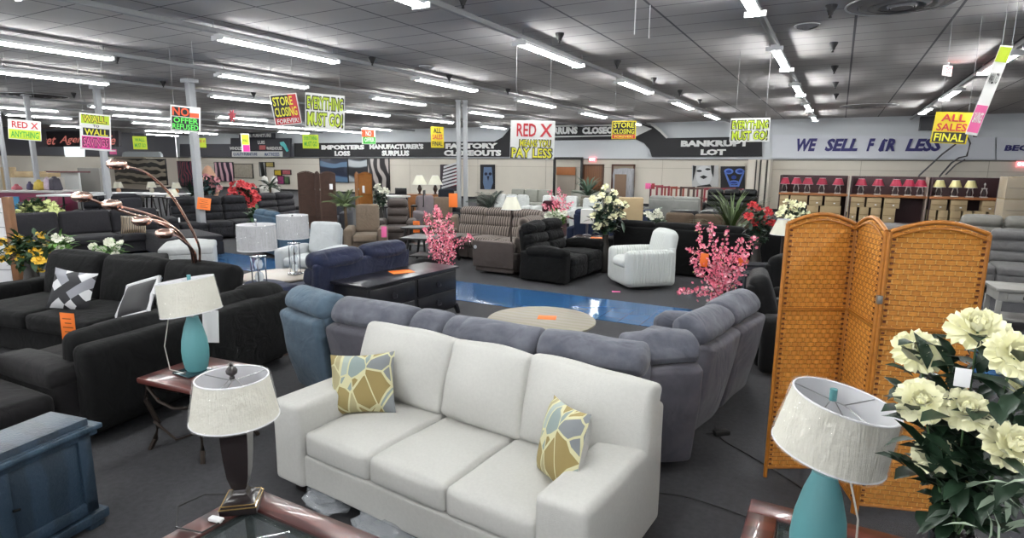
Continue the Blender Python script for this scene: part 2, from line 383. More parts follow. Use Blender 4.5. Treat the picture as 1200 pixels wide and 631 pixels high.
def canvas(label, x0, y0, x1, y1, Y, m, cat='painting', name='abstract_painting'):
    a = PY(x0, y1, Y); b = PY(x1, y0, Y); c = PY((x0+x1)/2, (y0+y1)/2, Y)
    z1 = PY((x0+x1)/2, y0, Y).z; z0 = PY((x0+x1)/2, y1, Y).z
    o = thing(name, label, cat, ((a.x+b.x)/2, Y, (z0+z1)/2)); g = G(); g.box((0,0,0), (b.x-a.x, .06, z1-z0)); g.build('canvas', m, o)
    g = G(); W, H = b.x-a.x, z1-z0
    for sx in (-1,1): g.box((sx*(W/2-.02),-.01,0),(.04,.09,H))
    for sz in (-1,1): g.box((0,-.01,sz*(H/2-.02)),(W,.09,.04))
    g.build('frame', mat('thin_frame','#2b2a2c',rough=.5), o); return o
canvas('dark blue swirling abstract canvas behind the brown screen', 376,185.5,407.6,214, YW-.035, swirl('sw_blue','#23293a','#5c7894',.35,6,True,'#394a6a'))
canvas('grey arching abstract canvas behind the tall orange screen', 409,185.5,431,214, YW-.035, swirl('sw_grey','#2a2b30','#aeb4b8',.25,7,True,'#7f8890'))
canvas('black and silver streaked abstract canvas beside the cream panel', 432,185.5,456,224, YW-.035, swirl('sw_streak','#1d1a1c','#b2aaa6',.5,9,False,'#4d4446'))
canvas('wide black and white wave painting on the left wall side', 46,185,118,200, 25.06, swirl('sw_wave','#15151b','#d8d8dc',.22,8,True,'#22242e'))
canvas('black painting with cream ring spiral beside the white strip', 132,186,194,216, 25.06, swirl('sw_ring','#14100f','#9c9383',.6,5,True,'#2c211c'))
canvas('dark poster of a red and blue crowd left of the tall post', 208,189,228,218, YW-.035, swirl('po_a','#1c1d35','#8e3a50',.9,14,False,'#3a4560'), 'poster', 'poster')
canvas('violet and pink poster right of the tall post', 253,190,273,213, YW-.035, swirl('po_b','#2b1b33','#e2b8c4',.5,5,False,'#5b4258'), 'poster', 'poster')
canvas('narrow black poster with a white label above the dark palm', 305,190,311,207, YW-.035, swirl('po_c','#0c0c0d','#dddddd',.35,2,False), 'poster', 'poster')
for i,(x0,y0,x1,y1,c,l) in enumerate([(322,199,330,206,'#d9b92c','small yellow notice'),(331,199,341,205,'#c0626a','small red and white notice'),(326,206,333,216,'#a93c78','small magenta notice'),(334,207,339,216,'#5e7c54','small green notice'),(312,190,321,196,'#c9b46a','small cream and gold notice')]):
    canvas(l+' pinned to the beige wall left of the brown screen', x0,y0,x1,y1, YW-.035, mat('notice%d'%i, c, noise_amt=.3, nscale=6), 'notice', 'paper_notice')
canvas('pale sketch print on the beige wall between violet poster and black poster', 275,192,296,209, YW-.035, mat('sketch','#b5ac9c', noise_amt=.25, nscale=5), 'print', 'framed_print')
def hangers(t, pts, py):
    g = G()
    for (px, Y) in pts: a = PY(px, py, Y); g.tube([a, Vector((a.x, a.y, CH))], .012, 5)
    g.build('hanging_wires', mat('wire','#9a9a9c'), t)
# left side fascia, white window boards, dark bulkhead
t = thing('fascia_board', 'dark grey bulkhead above the paintings behind the left signs', 'bulkhead')
shapes([(212,169),(343,169),(343,184),(212,184)], YW-.12, .18, 'panel', mat('fascia','#55555b',rough=.8), t)
t = thing('window_board', 'two white backlit boards below the pink script sign', 'board')
shapes([[(0,160),(38,160),(38,183),(0,183)],[(42,172),(99,172),(99,184),(42,184)]], 21.9, .06, 'board', mat('white_board','#dfe6e8',rough=.5,emit=.35), t)
wall('wall_left_room', (PY(60,190,25).x, 25.2, ZB/2), (26, .2, ZB), mat('room_cream','#b9ae9f',rough=.8))
hangers(t, [(10,21.9),(30,21.9),(50,21.9),(90,21.9)], 165)
t = thing('script_sign', 'black cafe sign with pink script letters hanging at the left', 'sign')
shapes([(27,154),(140,153.5),(141,172),(28,172)], 21, .15, 'board', mat('sign_charcoal','#3a363b',rough=.6), t)
sp_ = mat('script_pink','#cf7a70',rough=.5,emit=.15)
for s_, x0, x1 in (('Secret',33,66),('Agent',71,103),('Cafe',112,136)): place_text(s_, x0,159,x1,170, 20.95, 'lettering', sp_, t, bold=.01, shear=.45)
hangers(t, [(40,21),(128,21)], 155)
t = thing('department_board', 'dark stacked department board with white lettering left of the black banner', 'sign')
shapes([[(281,156),(322,156),(322,163),(281,163)],[(271,162),(341,162),(341,184),(271,184)]], YW-.25, .12, 'board', mat('sign_slate','#3b3c43',rough=.7), t)
place_text('HOME FURNITURE',284,157,318,161,YW-.33,'lettering',wt,t,bold=.03); place_text('LUIS',303,165,311,169,YW-.33,'lettering',wt,t,bold=.03)
place_text('WHOLESALE',270,172,291,176,YW-.33,'lettering',wt,t,bold=.03); place_text('WAREHOUSE',313,172,331,176,YW-.33,'lettering',wt,t,bold=.03)
shapes([(272,177.5),(331,177.5),(331,184),(272,184)], YW-.33, .04, 'white_strip', sign_white, t)
place_text('QUALITY FURNITURE',274,179,302,183,YW-.38,'lettering',mat('letter_blue','#5a6a92'),t,bold=.02); place_text('MATTRESSES',311,179,328,183,YW-.38,'lettering',MATS['letter_blue'],t,bold=.02)
shapes([[(328,167),(332,166),(335,170),(338,177),(336,178),(332,172),(329,170)]], YW-.33, .05, 'turquoise_emblem', mat('turq','#4fd0cf',rough=.4), t)
shapes([[(304,170.5),(311,170.5),(311,175.5),(304,175.5)]], YW-.36, .03, 'red_label', mat('label_red','#c46464'), t)
t = thing('arched_header', 'white rounded header board over the ring painting', 'header')
shapes([(144,184),(145,179),(148,178),(187,178),(189.5,181),(190,184)], 25.2, .15, 'board', mat('white_lacq','#d4dadd',rough=.5), t)
# ------------------------------------------------------------------ posts
steel = mat('post_grey', '#a7a9ac', rough=.55, noise_amt=.1, nscale=2)
def post(px, py, D, wd, label, name='support_post'):
    p = PD(px, py, D); t = thing(name, label, 'post', (p.x, p.y, 0)); g = G(); g.box((0,0,CH/2),(wd,wd,CH-.01), bev=.012); g.build('shaft', steel, t)
    g = G(); g.box((0,0,CH-.06),(wd*1.8,wd*1.8,.1)); g.build('plate', steel, t)
    g = G(); g.box((0,0,.02),(wd*1.8,wd*1.8,.04)); g.build('plate', steel, t); return t
post(230, 190, 15.5, .17, 'pale grey square post left of centre below the orange and green sign')
post(122.5, 190, 17, .15, 'pale grey post below the wall to wall sign')
post(40, 185, 19, .13, 'slim grey post under the pink script sign')
post(5, 185, 19, .11, 'slim grey post at the left edge of the frame')
c = P(541, 117, CH)
for dx, l in ((-.11, 'left one of the twin grey posts in the centre'), (.115, 'right one of the twin grey posts in the centre')):
    t = thing('support_post', l, 'post', (c.x+dx*.876, c.y+dx*.48, 0)); g = G(); g.box((0,0,CH/2),(.15,.15,CH-.01), bev=.02, T=TR(rz=.5)); g.build('shaft', steel, t)
    g = G(); g.box((0,0,CH-.04),(.18,.18,.06), T=TR(rz=.5)); g.build('plate', steel, t)
# ------------------------------------------------------------------ ceiling lights
tubem = mat('tube_light', '#f9fbfa', emit=TUBE_POWER); hous = mat('fixture_white', '#d8d9da', rough=.5); railm = mat('rail_grey', '#8f9092', rough=.55)
ZT = 3.93
def light_proto():
    t = thing('ceiling_light', 'x', 'ceiling light', (0,0,ZT)); 
    g = G(); g.box((0,1.22,.055),(.13,2.44,.05)); g.build('housing', hous, t)
    for y in (.615, 1.825):
        g = G()
        for x in (-.032,.032): g.tube([(x,y-.585,.005),(x,y+.585,.005)], .019, 8)
        g.build('tube', tubem, t)
    for y in (.012, 2.43):
        g = G(); g.box((0,y,.02),(.26,.03,.07)); g.build('end_bracket', hous, t)
    return t
rows = [('right edge', 2.35, [-1.5,3.4,8.15,12.85,18.2,23.2]), ('above the wicker screen', -1.1, [-4,.9,5.8,10.7,15.5,20.5,25.6]),
        ('above the white chair', -4.57, [-6,-1.3,3.6,8.5,13.3,18.2,23.1]), ('passing the twin posts', -8.5, [-3.7,1.2,6.1,10.95,15.8,20.7,25.5]),
        ('left of the twin posts', -12.05, [-1,4.0,8.6,13.5,18.6,23.4]), ('above the copper lamp', -16.1, [1.5,6.0,11.2,16.5,21,26]),
        ('above the dark sectional', -23.2, [6.5,11.5,16.4,25]), ('above the red counter', -26.8, [4,9.7,14.1,19,21.5,24,26.5]),
        ('above the script sign', -31, [12.1,17.2,26]), ('above the cafe', -38.3, [16.9,22,24.5]), ('farthest left', -44, [25.3])]
ordw = ['nearest','second','third','fourth','fifth','sixth','seventh','eighth','ninth']
lp = None
def inview(x, y, z):
    c = RM.transposed() @ Vector((x,y,z-EYE)); 
    if c.z < .2: return False
    return -10 < 600+FPX*c.x/c.z < 1210 and -10 < 315.5+FPX*c.y/c.z < 640
for nm, x, ys in rows:
    k = 0
    for y in ys:
        vis = inview(x, y+2.4, ZT) or inview(x, y+1.2, ZT) or inview(x,y+.1,ZT)
        if vis: l = '%s lit strip light seen in the ceiling row %s' % (ordw[k], nm); k += 1
        else: l = 'added unseen strip light in the row %s, %s' % (nm, ['far behind the viewer','behind the viewer','beside the viewer','just overhead','just beyond the edge','near'][min(5,ys.index(y))])  # strip lights out of view are added to brighten the foreground
        if lp is None: lp = light_proto(); o = lp; o.location = (x,y,ZT); o['label'] = l; o['group'] = 'ceiling strip lights'
        else: o = dup(lp, (x,y,ZT), label=l, group='ceiling strip lights')
    t = thing('ceiling_rail', 'long grey rail carrying the strip lights of the row %s' % nm, 'rail', (x, 0, ZT), group='light rails')
    g = G(); y0 = max(YB, ys[0]-1); y1 = YW-.3
    g.box((0,(y0+y1)/2,.115),(.075,y1-y0,.07)); g.build('channel', railm, t)
    yy = y0+1
    while yy < y1: g = G(); g.tube([(0,yy,.14),(0,yy,CH-ZT)], .008, 5); g.build('hanger', railm, t); yy += 2.44
# sprinklers: small dark drops
spr = mat('sprinkler_dark', '#2c2b2d', rough=.6)
sp0 = None; i = 0
for (x, ys, nm) in ((-.3,[6.5,9.2,11.9,14.6,17.35,20.1],'right of the lamp row above the screen'), (-4.17,[9.15,12.0,14.7,17.4,20.1],'along the row above the white chair'), (-4.35,[6.6],'at the top centre of the photo'),
                (-8.45,[9.5,12.2,15.1],'beside the twin posts row'), (-13,[7.05],'top left'), (-16,[9.8,12.6],'by the copper lamp row'), (-21.4,[10.2],'far left')):
    for k, y in enumerate(ys):
        l = '%s dark sprinkler head %s' % (ordw[k], nm)
        if sp0 is None:
            sp0 = thing('sprinkler', l, 'sprinkler', (x,y,CH), group='ceiling sprinklers'); g = G(); g.lathe([(.03,-.12),(.035,-.09),(.07,-.03),(.075,0)], 10); g.build('head', spr, sp0)
            g = G(); g.lathe([(.02,-.16),(.012,-.12)], 8); g.build('nozzle', spr, sp0)
        else: dup(sp0, (x,y,CH), label=l)
# round air diffusers and grilles
def vent(px, py, r, label, m=None):
    p = P(px, py, CH); t = thing('air_diffuser', label, 'air vent', (p.x, p.y, CH-.03))
    g = G()
    for k in range(4): rr_ = r*(1-.24*k); g.lathe([(rr_*.82,-.03-.012*k),(rr_,-.002-.012*k),(rr_*.99,.0-.012*k),(rr_*.80,-.026-.012*k)], 28, cap=False)
    g.lathe([(.001,-.06),(r*.2,-.07),(r*.22,-.04)], 20); g.build('louvres', m or mat('vent_grey','#6e6d70',rough=.5), t)
    g = G(); g.lathe([(r,-.012),(r*1.04,-.012),(r*1.04,0),(r,0)], 28, cap=False); g.build('ring', hous, t); return t
vent(1058, 0, .62, 'large round grey air diffuser at the top right of the ceiling'); vent(1018, 123, .85, 'round grey air diffuser near the far right ceiling')
vent(946, 27, .17, 'small round speaker grille in the ceiling beside a sprinkler', mat('grille_grey','#7c7b7e',rough=.6)); vent(500, 76, .16, 'small pale round grille in the ceiling left of centre', mat('grille_pale','#a0a0a2')); vent(520,133,.3,'small flat round vent far in the ceiling left of the twin posts'); vent(40,111,.9,'wide dark air vent in the ceiling at the far left', mat('vent_dark','#3e3b3c'))
# open ceiling tile gap and cable bundle by the far right wall
t = thing('ceiling_duct', 'dark open duct mouth below the ceiling above the yellow all sales final sign', 'duct')
shapes([(1079,137),(1140,134),(1132,152),(1077,153)], YW-.4, .5, 'box', mat('duct_dark','#4f5054',rough=.6), t)
t = thing('cable_bundle', 'loose brown cable bundle hanging on the right wall beside the banner', 'cables')
for k, dx in enumerate((-5,-3,-1,1,3)):
    pts = [PY(1143+dx*.6+sin(i*1.3+k)*1.5, 155+i*5, YW-.04) for i in range(7)]; g = G(); g.tube(pts, .035, 5); g.build('cable', mat('cable%d'%(k%2), ['#4a3a34','#6a5c58'][k%2], rough=.7), t)
t = thing('stair_rail', 'thin dark handrail lines rising behind the lamp shelves', 'handrail'); g = G()
g.tube([PY(1077,206,YW-.6),PY(1104,181,YW-.6),PY(1120,169,YW-.6)], .035, 6); g.tube([PY(1101,207,YW-.6),PY(1115,191,YW-.6),PY(1124,185,YW-.6),PY(1133,183,YW-.6),PY(1137,168,YW-.6),PY(1134,161,YW-.6),PY(1127,165,YW-.6)], .035, 6)
g.tube([PY(1108,205,YW-.6),PY(1120,193,YW-.6),PY(1131,187,YW-.6)], .03, 6); a = PY(1101,207,YW-.6); g.tube([a, Vector((a.x,a.y,0))], .03, 6); a = PY(1077,206,YW-.6); g.tube([a, Vector((a.x,a.y,0))], .03, 6); g.build('rail', mat('rail_dark','#4f4d50',rough=.5), t)

# ================================================================== SEATING
def seat(name, label, cat, loc, rot=0, n=3, W=2.2, D=.95, sh=.46, bh=.95, ah=.62, aw=.22, style='track', m=None, mb=None, ms=None, arms=(1,1),
         lod=3, group=None, legh=.06, lean=.16, consoles=(), legm=None, puff=.03, wob=0.0, backs=True, under=0):
    """front towards local -y, origin on the floor below the middle"""
    mb = mb or m; ms = ms or m; t = thing(name, label, cat, loc, rot, group)
    xl = -W/2+(aw if arms[0] else 0); xr = W/2-(aw if arms[1] else 0)
    cell = (xr-xl)/n; yb = D/2; yf = -D/2
    sw = .2 if cell > .3 else .1
    g = G(); g.soft(((xl+xr)/2, .02, (legh+sh-.13)/2+legh/2), (xr-xl+.02, D-.10, sh-.13-legh), .02, n=lod); g.build('base', ms, t)
    bt = .24                                       # back thickness
    for i in range(n):
        x = xl+cell*(i+.5); con = i in consoles; cw = cell*.985
        g = G()
        if style == 'recline':
            g.soft((x, yf+(D-bt)/2, sh-.07), (cw, D-bt+.02, .17), .06, (0,.02,puff), n=lod, wob=wob, seed=i)
            g.soft((x, yf+.06, (sh-.1+legh)/2+.02), (cw, .13, sh-.16-legh), .05, (0,.02,0), n=lod, wob=wob, seed=i+3)
        else:
            g.soft((x, yf+(D-bt)/2-.005, sh-.065), (cw, D-bt+.03, .16), .045, (0,.012,puff), n=lod, wob=wob, seed=i)
        g.build('console' if con else 'seat_cushion', m, t)
        if not backs: continue
        g = G(); H = bh-sh+.03
        if style == 'recline':
            T = TR((x, yb-bt*.55, sh-.02)) @ Matrix.Rotation(-lean, 4, 'X')
            hh = H*1.03
            g.soft((0,0,hh*.17), (cw, bt, hh*.36), .07, (0,.04,0), n=lod, T=T, wob=wob, seed=i)
            g.soft((0,.0,hh*.49), (cw*.99, bt*.98, hh*.36), .07, (0,.035,0), n=lod, T=T, wob=wob, seed=i+5)
            g.soft((0,.0,hh*.82), (cw*.98, bt*1.05, hh*.36), .09, (0,.05,.02), n=lod, T=T, wob=wob, seed=i+9)
        elif style == 'plain':
            T = TR((x, yb-bt*.5, sh-.02)) @ Matrix.Rotation(-lean, 4, 'X'); g.soft((0,0,H/2), (cw, bt*.8, H), .07, (0,.02,.01), n=lod, T=T, wob=wob, seed=i)
        else:
            T = TR((x, yb-bt*.75, sh-.0)) @ Matrix.Rotation(-lean, 4, 'X')
            g.soft((0,0,H*.5), (cw, .19, H), .06, (0,.06,.015), n=lod, T=T, wob=wob, seed=i)
        g.build('back_cushion', m, t)
    if style in ('track', 'roll'):
        g = G(); g.soft(((xl+xr)/2, yb-.07, (bh-.1+legh)/2), (xr-xl+.04, .13, bh-.1-legh), .03, n=lod); g.build('back_panel', mb, t)
    elif backs:
        g = G(); T = TR((0, yb-.04, legh)) @ Matrix.Rotation(-lean*.55, 4, 'X')
        g.soft(((xl+xr)/2, 0, (bh-legh)*.45), (xr-xl, .1, (bh-legh)*.9), .04, (0,.02,0), n=lod, T=T); g.build('back_panel', mb, t)
    for k, sx in ((0,-1),(1,1)):
        if not arms[k]: continue
        x = sx*(W/2-aw/2); g = G()
        if style == 'track':
            g.soft((x, -.0, (ah+legh)/2), (aw, D, ah-legh), .035, (.0,0,.0), n=lod, wob=wob)
        elif style == 'plain':
            g.soft((x, -.0, (ah+legh)/2), (aw, D-.04, ah-legh), .06, (.01,0,.02), n=lod, wob=wob)
        else:
            g.soft((x, -.0, (ah-.08+legh)/2), (aw*.86, D-.06, ah-.08-legh), .04, n=lod, wob=wob)
            g.soft((x, -.06, ah-.06), (aw*1.1, D-.2, .15), .065, (0,.02,.03), n=lod, wob=wob)
        g.build('arm', ms if style != 'track' else m, t)
    lm = legm or mat('leg_black', '#1a1614', rough=.5)
    if legh > .03:
        for sx in (-1,1):
            for sy in (-1,1):
                g = G(); g.soft((sx*(W/2-.1), sy*(D/2-.1), legh/2+.005), (.07,.07,legh+.01), .01, n=1, taper=.15); g.build('leg', lm, t)
    return t
def fab(name, col, **k):
    d = dict(rough=.9, spec=.25, noise_amt=.12, nscale=5, bump=.12, bscale=180, sheen=.05, wrinkle=.6, wscale=5); d.update(k); return mat(name, col, **d)
F_white = fab('linen_white', '#d0cfca', bump=.35, bscale=320, noise_amt=.06, nscale=60, sheen=0, wrinkle=.4, wscale=3)
F_suede = fab('suede_blue_grey', '#4c4e58', col2='#666871', nscale=5, wrinkle=1.4, wscale=4, sheen=.15, noise_amt=0)
F_suede2 = fab('suede_lit_teal_grey', '#465664', col2='#566877', nscale=5, wrinkle=1.0, wscale=5, sheen=.12)  # same suede, the teal-grey light on the end unit put into its colour
F_suedeb = fab('suede_back', '#48474f', col2='#5a585f', nscale=4, wrinkle=1.6, wscale=3, sheen=.12)
F_black = fab('black_velvet', '#060607', wrinkle=.8, sheen=.02, noise_amt=.2)
F_black2 = fab('black_suede', '#060607', sheen=.03, col2='#0d0d10', wrinkle=1.5, wscale=9)
F_navy = fab('navy_suede', '#151b33', col2='#1e2540', nscale=5, wrinkle=1.0, wscale=5, sheen=.15)
F_navy2 = fab('navy_plain', '#1f2840')
F_char = fab('charcoal', '#2a292d', noise_amt=.1)
F_chard = fab('charcoal_dark', '#1c1c20', wrinkle=1.2, wscale=6, col2='#26262b')
F_tan = fab('tan_fabric', '#6d6053'); F_brown = leather = fab('brown_leather', '#453d3a', rough=.45, sheen=0)
F_taupe = fab('taupe_suede', '#4c4441'); F_strip = fab('striped_brown', '#6f655f', rib=9, ribaxis='X', ribdepth=1.6, col2='#4f4643', nscale=6)
F_lgrey = fab('light_grey', '#b4b6b6'); F_wleather = fab('white_leather', '#b9bdbf', rough=.45, sheen=0)
F_teal = fab('teal_fabric', '#3f5567'); F_slate = fab('slate_fabric', '#45474e')
F_burg = fab('burgundy', '#3a101c'); F_wplastic = fab('white_plastic', '#d3d6d4', rough=.3, sheen=0, wrinkle=2, wscale=9)
F_mgrey = fab('mid_grey', '#6c6b6b', wrinkle=1.2); F_bleather = fab('black_leather', '#17181a', rough=.3, sheen=0, wrinkle=1)
F_rib = fab('ribbed_white', '#cdd0cd', wrinkle=0, noise_amt=.02)
orange = mat('tag_orange', '#f07a2c', rough=.6)
# ---- the white sofa ------------------------------------------------
def white_sofa():
    t = thing('sofa', 'cream white three seat sofa in the foreground with two patterned pillows', 'sofa', (-1.86, 2.73, 0), R(-4.6))
    W, D, aw = 2.2, .98, .27; xl, xr = -W/2+aw, W/2-aw; cell = (xr-xl)/3
    g = G(); g.soft((0, .0, .215), (W-.04, D-.06, .21), .02, n=8, wob=.003); g.build('base', F_white, t)
    g = G(); g.soft((0, D/2-.09, .46), (W-.02, .17, .70), .03, n=8); g.build('back_panel', F_white, t)
    for i in range(3):
        x = xl+cell*(i+.5); g = G(); g.soft((x, -.10, .395), (cell-.006, D-.26, .165), .035, (0,.012,.028), n=10, wob=.006, seed=i*3.1)
        c = g.build('seat_cushion', F_white, t)
        g = G()
        zs = -.02 if i == 1 else 0
        bx, bw = ((-.69,.80),(.02,.62),(.70,.79))[i]
        T = TR((bx, .24, .47), rz=(.02,-.01,-.03)[i]) @ Matrix.Rotation(-.30, 4, 'X')
        g.soft((0,0,.245), (bw, .17, .50), (.035,.05,.04), (.0,.115,.015), n=14, T=T, wob=.022, seed=i*2.3+1, taper=0)
        g.build('back_cushion', F_white, t)
    for sx in (-1,1):
        g = G(); g.soft((sx*(W/2-aw/2), -.01, .37), (aw, D-.02, .54), .04, (.008,0,.008), n=8, wob=.004, seed=sx); g.build('arm', F_white, t)
        g = G(); ax_ = sx*(W/2-aw/2); g.tube([(ax_-aw/2+.03, -D/2+.026, .13),(ax_-aw/2+.03, -D/2+.026, .60),(ax_, -D/2+.026, .615),(ax_+aw/2-.03, -D/2+.026, .60),(ax_+aw/2-.03, -D/2+.026, .13)], .005, 6); g.build('piping', F_white, t)
    for sx in (-1,1):
        for sy in (-1,1):
            g = G(); g.soft((sx*(W/2-.12), sy*(D/2-.13), .055), (.1,.1,.11), .015, n=2, taper=.2); g.build('leg', mat('leg_espresso','#17110f',rough=.35), t)
white_sofa()
def pillow_geo(w, h, t_, n=10, seed=0, wob=.004):
    g = G(); vs = []; idx = {}
    for side in (1,-1):
        for i in range(n+1):
            for j in range(n+1):
                u = -1+2*i/n; v = -1+2*j/n
                edge = i in (0,n) or j in (0,n)
                if edge and side < 0: idx[(side,i,j)] = idx[(1,i,j)]; continue
                px = u*(1-.09*(1-u*u*.2)*(1-v*v)*abs(u)); pz = v*(1-.09*(1-u*u)*abs(v))
                th = t_/2*((1-u**4)*(1-v**4))**.65
                p = Vector((px*w/2, -side*th, pz*h/2)); p += noise.noise_vector(p*6+Vector((seed,0,0)))*wob*(0 if edge else 1)
                idx[(side,i,j)] = len(vs); vs.append(p)
    fs = []
    for side in (1,-1):
        for i in range(n):
            for j in range(n):
                q = [idx[(side,i,j)], idx[(side,i+1,j)], idx[(side,i+1,j+1)], idx[(side,i,j+1)]]
                if side < 0: q.reverse()
                fs.append(q)
    g.add(vs, fs); return g
def leafprint():
    m = mat('pillow_print', '#9fa79c', rough=.85); N = m.node_tree.nodes; L = m.node_tree.links; b = N['Principled BSDF']
    tc = N.new('ShaderNodeTexCoord'); mp = N.new('ShaderNodeMapping'); mp.inputs['Scale'].default_value = (1,.1,.62); mp.inputs['Location'].default_value = (.35,.1,.1); mp.inputs['Rotation'].default_value = (0,.5,0)
    L.new(tc.outputs['Object'], mp.inputs[0])
    v = N.new('ShaderNodeTexVoronoi'); v.inputs['Scale'].default_value = 10; v.inputs['Randomness'].default_value = .8; L.new(mp.outputs[0], v.inputs['Vector'])
    e = N.new('ShaderNodeTexVoronoi'); e.feature = 'DISTANCE_TO_EDGE'; e.inputs['Scale'].default_value = 10; e.inputs['Randomness'].default_value = .8; L.new(mp.outputs[0], e.inputs['Vector'])
    cr = N.new('ShaderNodeValToRGB'); cr.color_ramp.interpolation = 'CONSTANT'; r = cr.color_ramp
    r.elements[0].color = lin('#857548'); r.elements[0].position = 0; r.elements[1].color = lin('#7f8c8a'); r.elements[1].position = .22
    for p, c in ((.52,'#9b9370'), (.62,'#75797c'), (.78,'#98a29c'), (.9,'#8c7d50')): x = r.elements.new(p); x.color = lin(c)
    sp = N.new('ShaderNodeSeparateColor'); L.new(v.outputs['Color'], sp.inputs[0]); L.new(sp.outputs[0], cr.inputs[0])
    lt = N.new('ShaderNodeMath'); lt.operation = 'LESS_THAN'; lt.inputs[1].default_value = .035; L.new(e.outputs['Distance'], lt.inputs[0])
    mx = N.new('ShaderNodeMix'); mx.data_type = 'RGBA'; L.new(lt.outputs[0], mx.inputs[0]); L.new(cr.outputs[0], mx.inputs[6]); mx.inputs[7].default_value = lin('#bdb993'); L.new(mx.outputs[2], b.inputs['Base Color'])
    return m
PR = leafprint()
def pillow(label, w, h, t_, loc, rot, m, m2=None, seed=0, name='throw_pillow', n=10):
    """origin at the lower edge"""
    t = thing(name, label, 'pillow', loc, rot); g = pillow_geo(w, h, t_, n=n, seed=seed); g.v = [(x,y,z+h/2) for x,y,z in g.v]
    if m2:
        g.mi = [0 if i < len(g.f)//2 else 1 for i in range(len(g.f))]
        f1 = G(); f1.v = g.v; f1.f = g.f[:len(g.f)//2]; f1.mi = [0]*len(f1.f); f1.build('front_cover', m, t)
        f2 = G(); f2.v = g.v; f2.f = g.f[len(g.f)//2:]; f2.mi = [0]*len(f2.f); f2.build('back_cover', m2, t)
    else: g.build('cover', m, t)
    return t
pillow('square leaf patterned pillow leaning in the left corner of the white sofa', .44, .40, .15, (-2.57, 2.69, .485), (R(-22), R(-5), R(26)), PR, None, 1, n=14)
pillow('leaf patterned pillow with pale back, leaning against the right arm of the white sofa', .42, .42, .15, (-1.13, 2.53, .485), (R(-16), R(-8), R(-40)), PR, F_white, 4, n=14)
# ---- crumpled clear plastic bags under the sofa
def crumple(label, loc, s, seed, m):
    t = thing('plastic_bag', label, 'plastic bag', loc); vs = []; fs = []; n = 20
    for i in range(n+1):
        for j in range(n):
            a = pi*i/n; b = 2*pi*j/n; d = Vector((sin(a)*cos(b), sin(a)*sin(b), cos(a)))
            k = 1+.35*noise.noise(d*2.2+Vector((seed,0,0)))+.16*noise.noise(d*7+Vector((0,seed,0)))+.1*abs(noise.noise(d*14))
            vs.append((d.x*s[0]*k, d.y*s[1]*k, max(0.003, s[2]*(1+d.z*k))))
    for i in range(n):
        for j in range(n): fs.append((i*n+j, (i+1)*n+j, (i+1)*n+(j+1)%n, i*n+(j+1)%n))
    g = G(); g.add(vs, fs); g.build('film', m, t, angle=20); return t
bagm = mat('clear_plastic', '#b9bec4', rough=.18, alpha=.42, spec=1)
crumple('crumpled clear plastic bag under the left half of the white sofa', (-2.58, 2.38, 0), (.17,.12,.06), 2, bagm)
crumple('crumpled clear plastic bag under the middle of the white sofa', (-2.02, 2.32, 0), (.26,.14,.065), 5, bagm)
# ---- blue grey suede sectional --------------------------------------
def sect_unit(t, T, w, m, mb, kind='seat', seed=0, lod=8, bh=.95, sh=.46):
    """one unit of a reclining sectional, front -y, origin floor centre of unit, parts straight under t"""
    D = .98
    def bld(g, n, mm):
        g.v = [tuple(T @ Vector(p)) for p in g.v]; return g.build(n, mm, t)
    g = G(); g.soft((0,.02,.235), (w-.01, D-.14, .37), .03, n=lod, wob=.006, seed=seed); bld(g, 'base', mb)
    g = G()
    if kind == 'arm':
        g.soft((0,-.06,.5), (w, D-.18, .24), .09, (0,.02,.03), n=lod, wob=.01, seed=seed); bld(g, 'arm', m); return
    g.soft((0,-.13,sh-.05), (w*.985, D-.28, .2), .07, (0,.02,.03), n=lod, wob=.01, seed=seed)
    bld(g, 'seat_cushion' if kind == 'seat' else 'console', m)
    g = G(); A = TR((0, D/2-.17, sh-.04)) @ Matrix.Rotation(-.24, 4, 'X'); hh = bh-sh+.08
    g.soft((0,-.02,hh*.22), (w, .22, hh*.46), (.04,.08,.08), (0,.04,0), n=lod, T=A, wob=.014, seed=seed+1)
    g.soft((0,.0,hh*.58), (w, .25, hh*.44), (.045,.1,.09), (0,.03,0), n=lod, T=A, wob=.014, seed=seed+2)
    g.soft((0,.0,hh*.86), (w*1.01, .28, hh*.34), (.05,.13,.12), (0,.02,.02), n=lod, T=A, wob=.016, seed=seed+3)
    bld(g, 'headrest', m)
    g = G(); A = TR((0, D/2-.08, .1)) @ Matrix.Rotation(-.20, 4, 'X')
    g.soft((0,.02,.36), (w*.995, .12, .74), .04, (0,.05,0), n=lod, T=A, wob=.02, seed=seed+4); bld(g, 'back_panel', mb)
t = thing('reclining_sectional', 'blue grey suede reclining sectional seen from behind, curving around the round table', 'sofa', (-1.9, 4.2, 0))
OFF = Vector((-1.9,4.2,0))
def unit(x, y, rot, w, kind='seat', m=F_suede, seed=0, mb=F_suedeb, **k): sect_unit(t, Matrix.Translation(Vector((x,y,0))-OFF) @ Matrix.Rotation(rot,4,'Z'), w, m, mb, kind, seed, **k)
unit(-3.14, 3.93, R(180), .80, seed=1); unit(-2.58, 3.92, R(180), .32, 'console', seed=2); unit(-2.04, 3.90, R(180), .76, seed=3); unit(-1.32, 3.92, R(182), .74, seed=4)
unit(-1.22, 4.14, R(-142), .52, seed=5)
unit(-1.24, 4.66, R(-100), .66, seed=6); unit(-1.13, 5.34, R(-99), .72, seed=7); unit(-1.05, 5.83, R(-98), .28, 'arm', seed=8)
unit(-3.80, 3.98, R(166), .62, m=F_suede2, seed=9, bh=.96, mb=F_suede2)
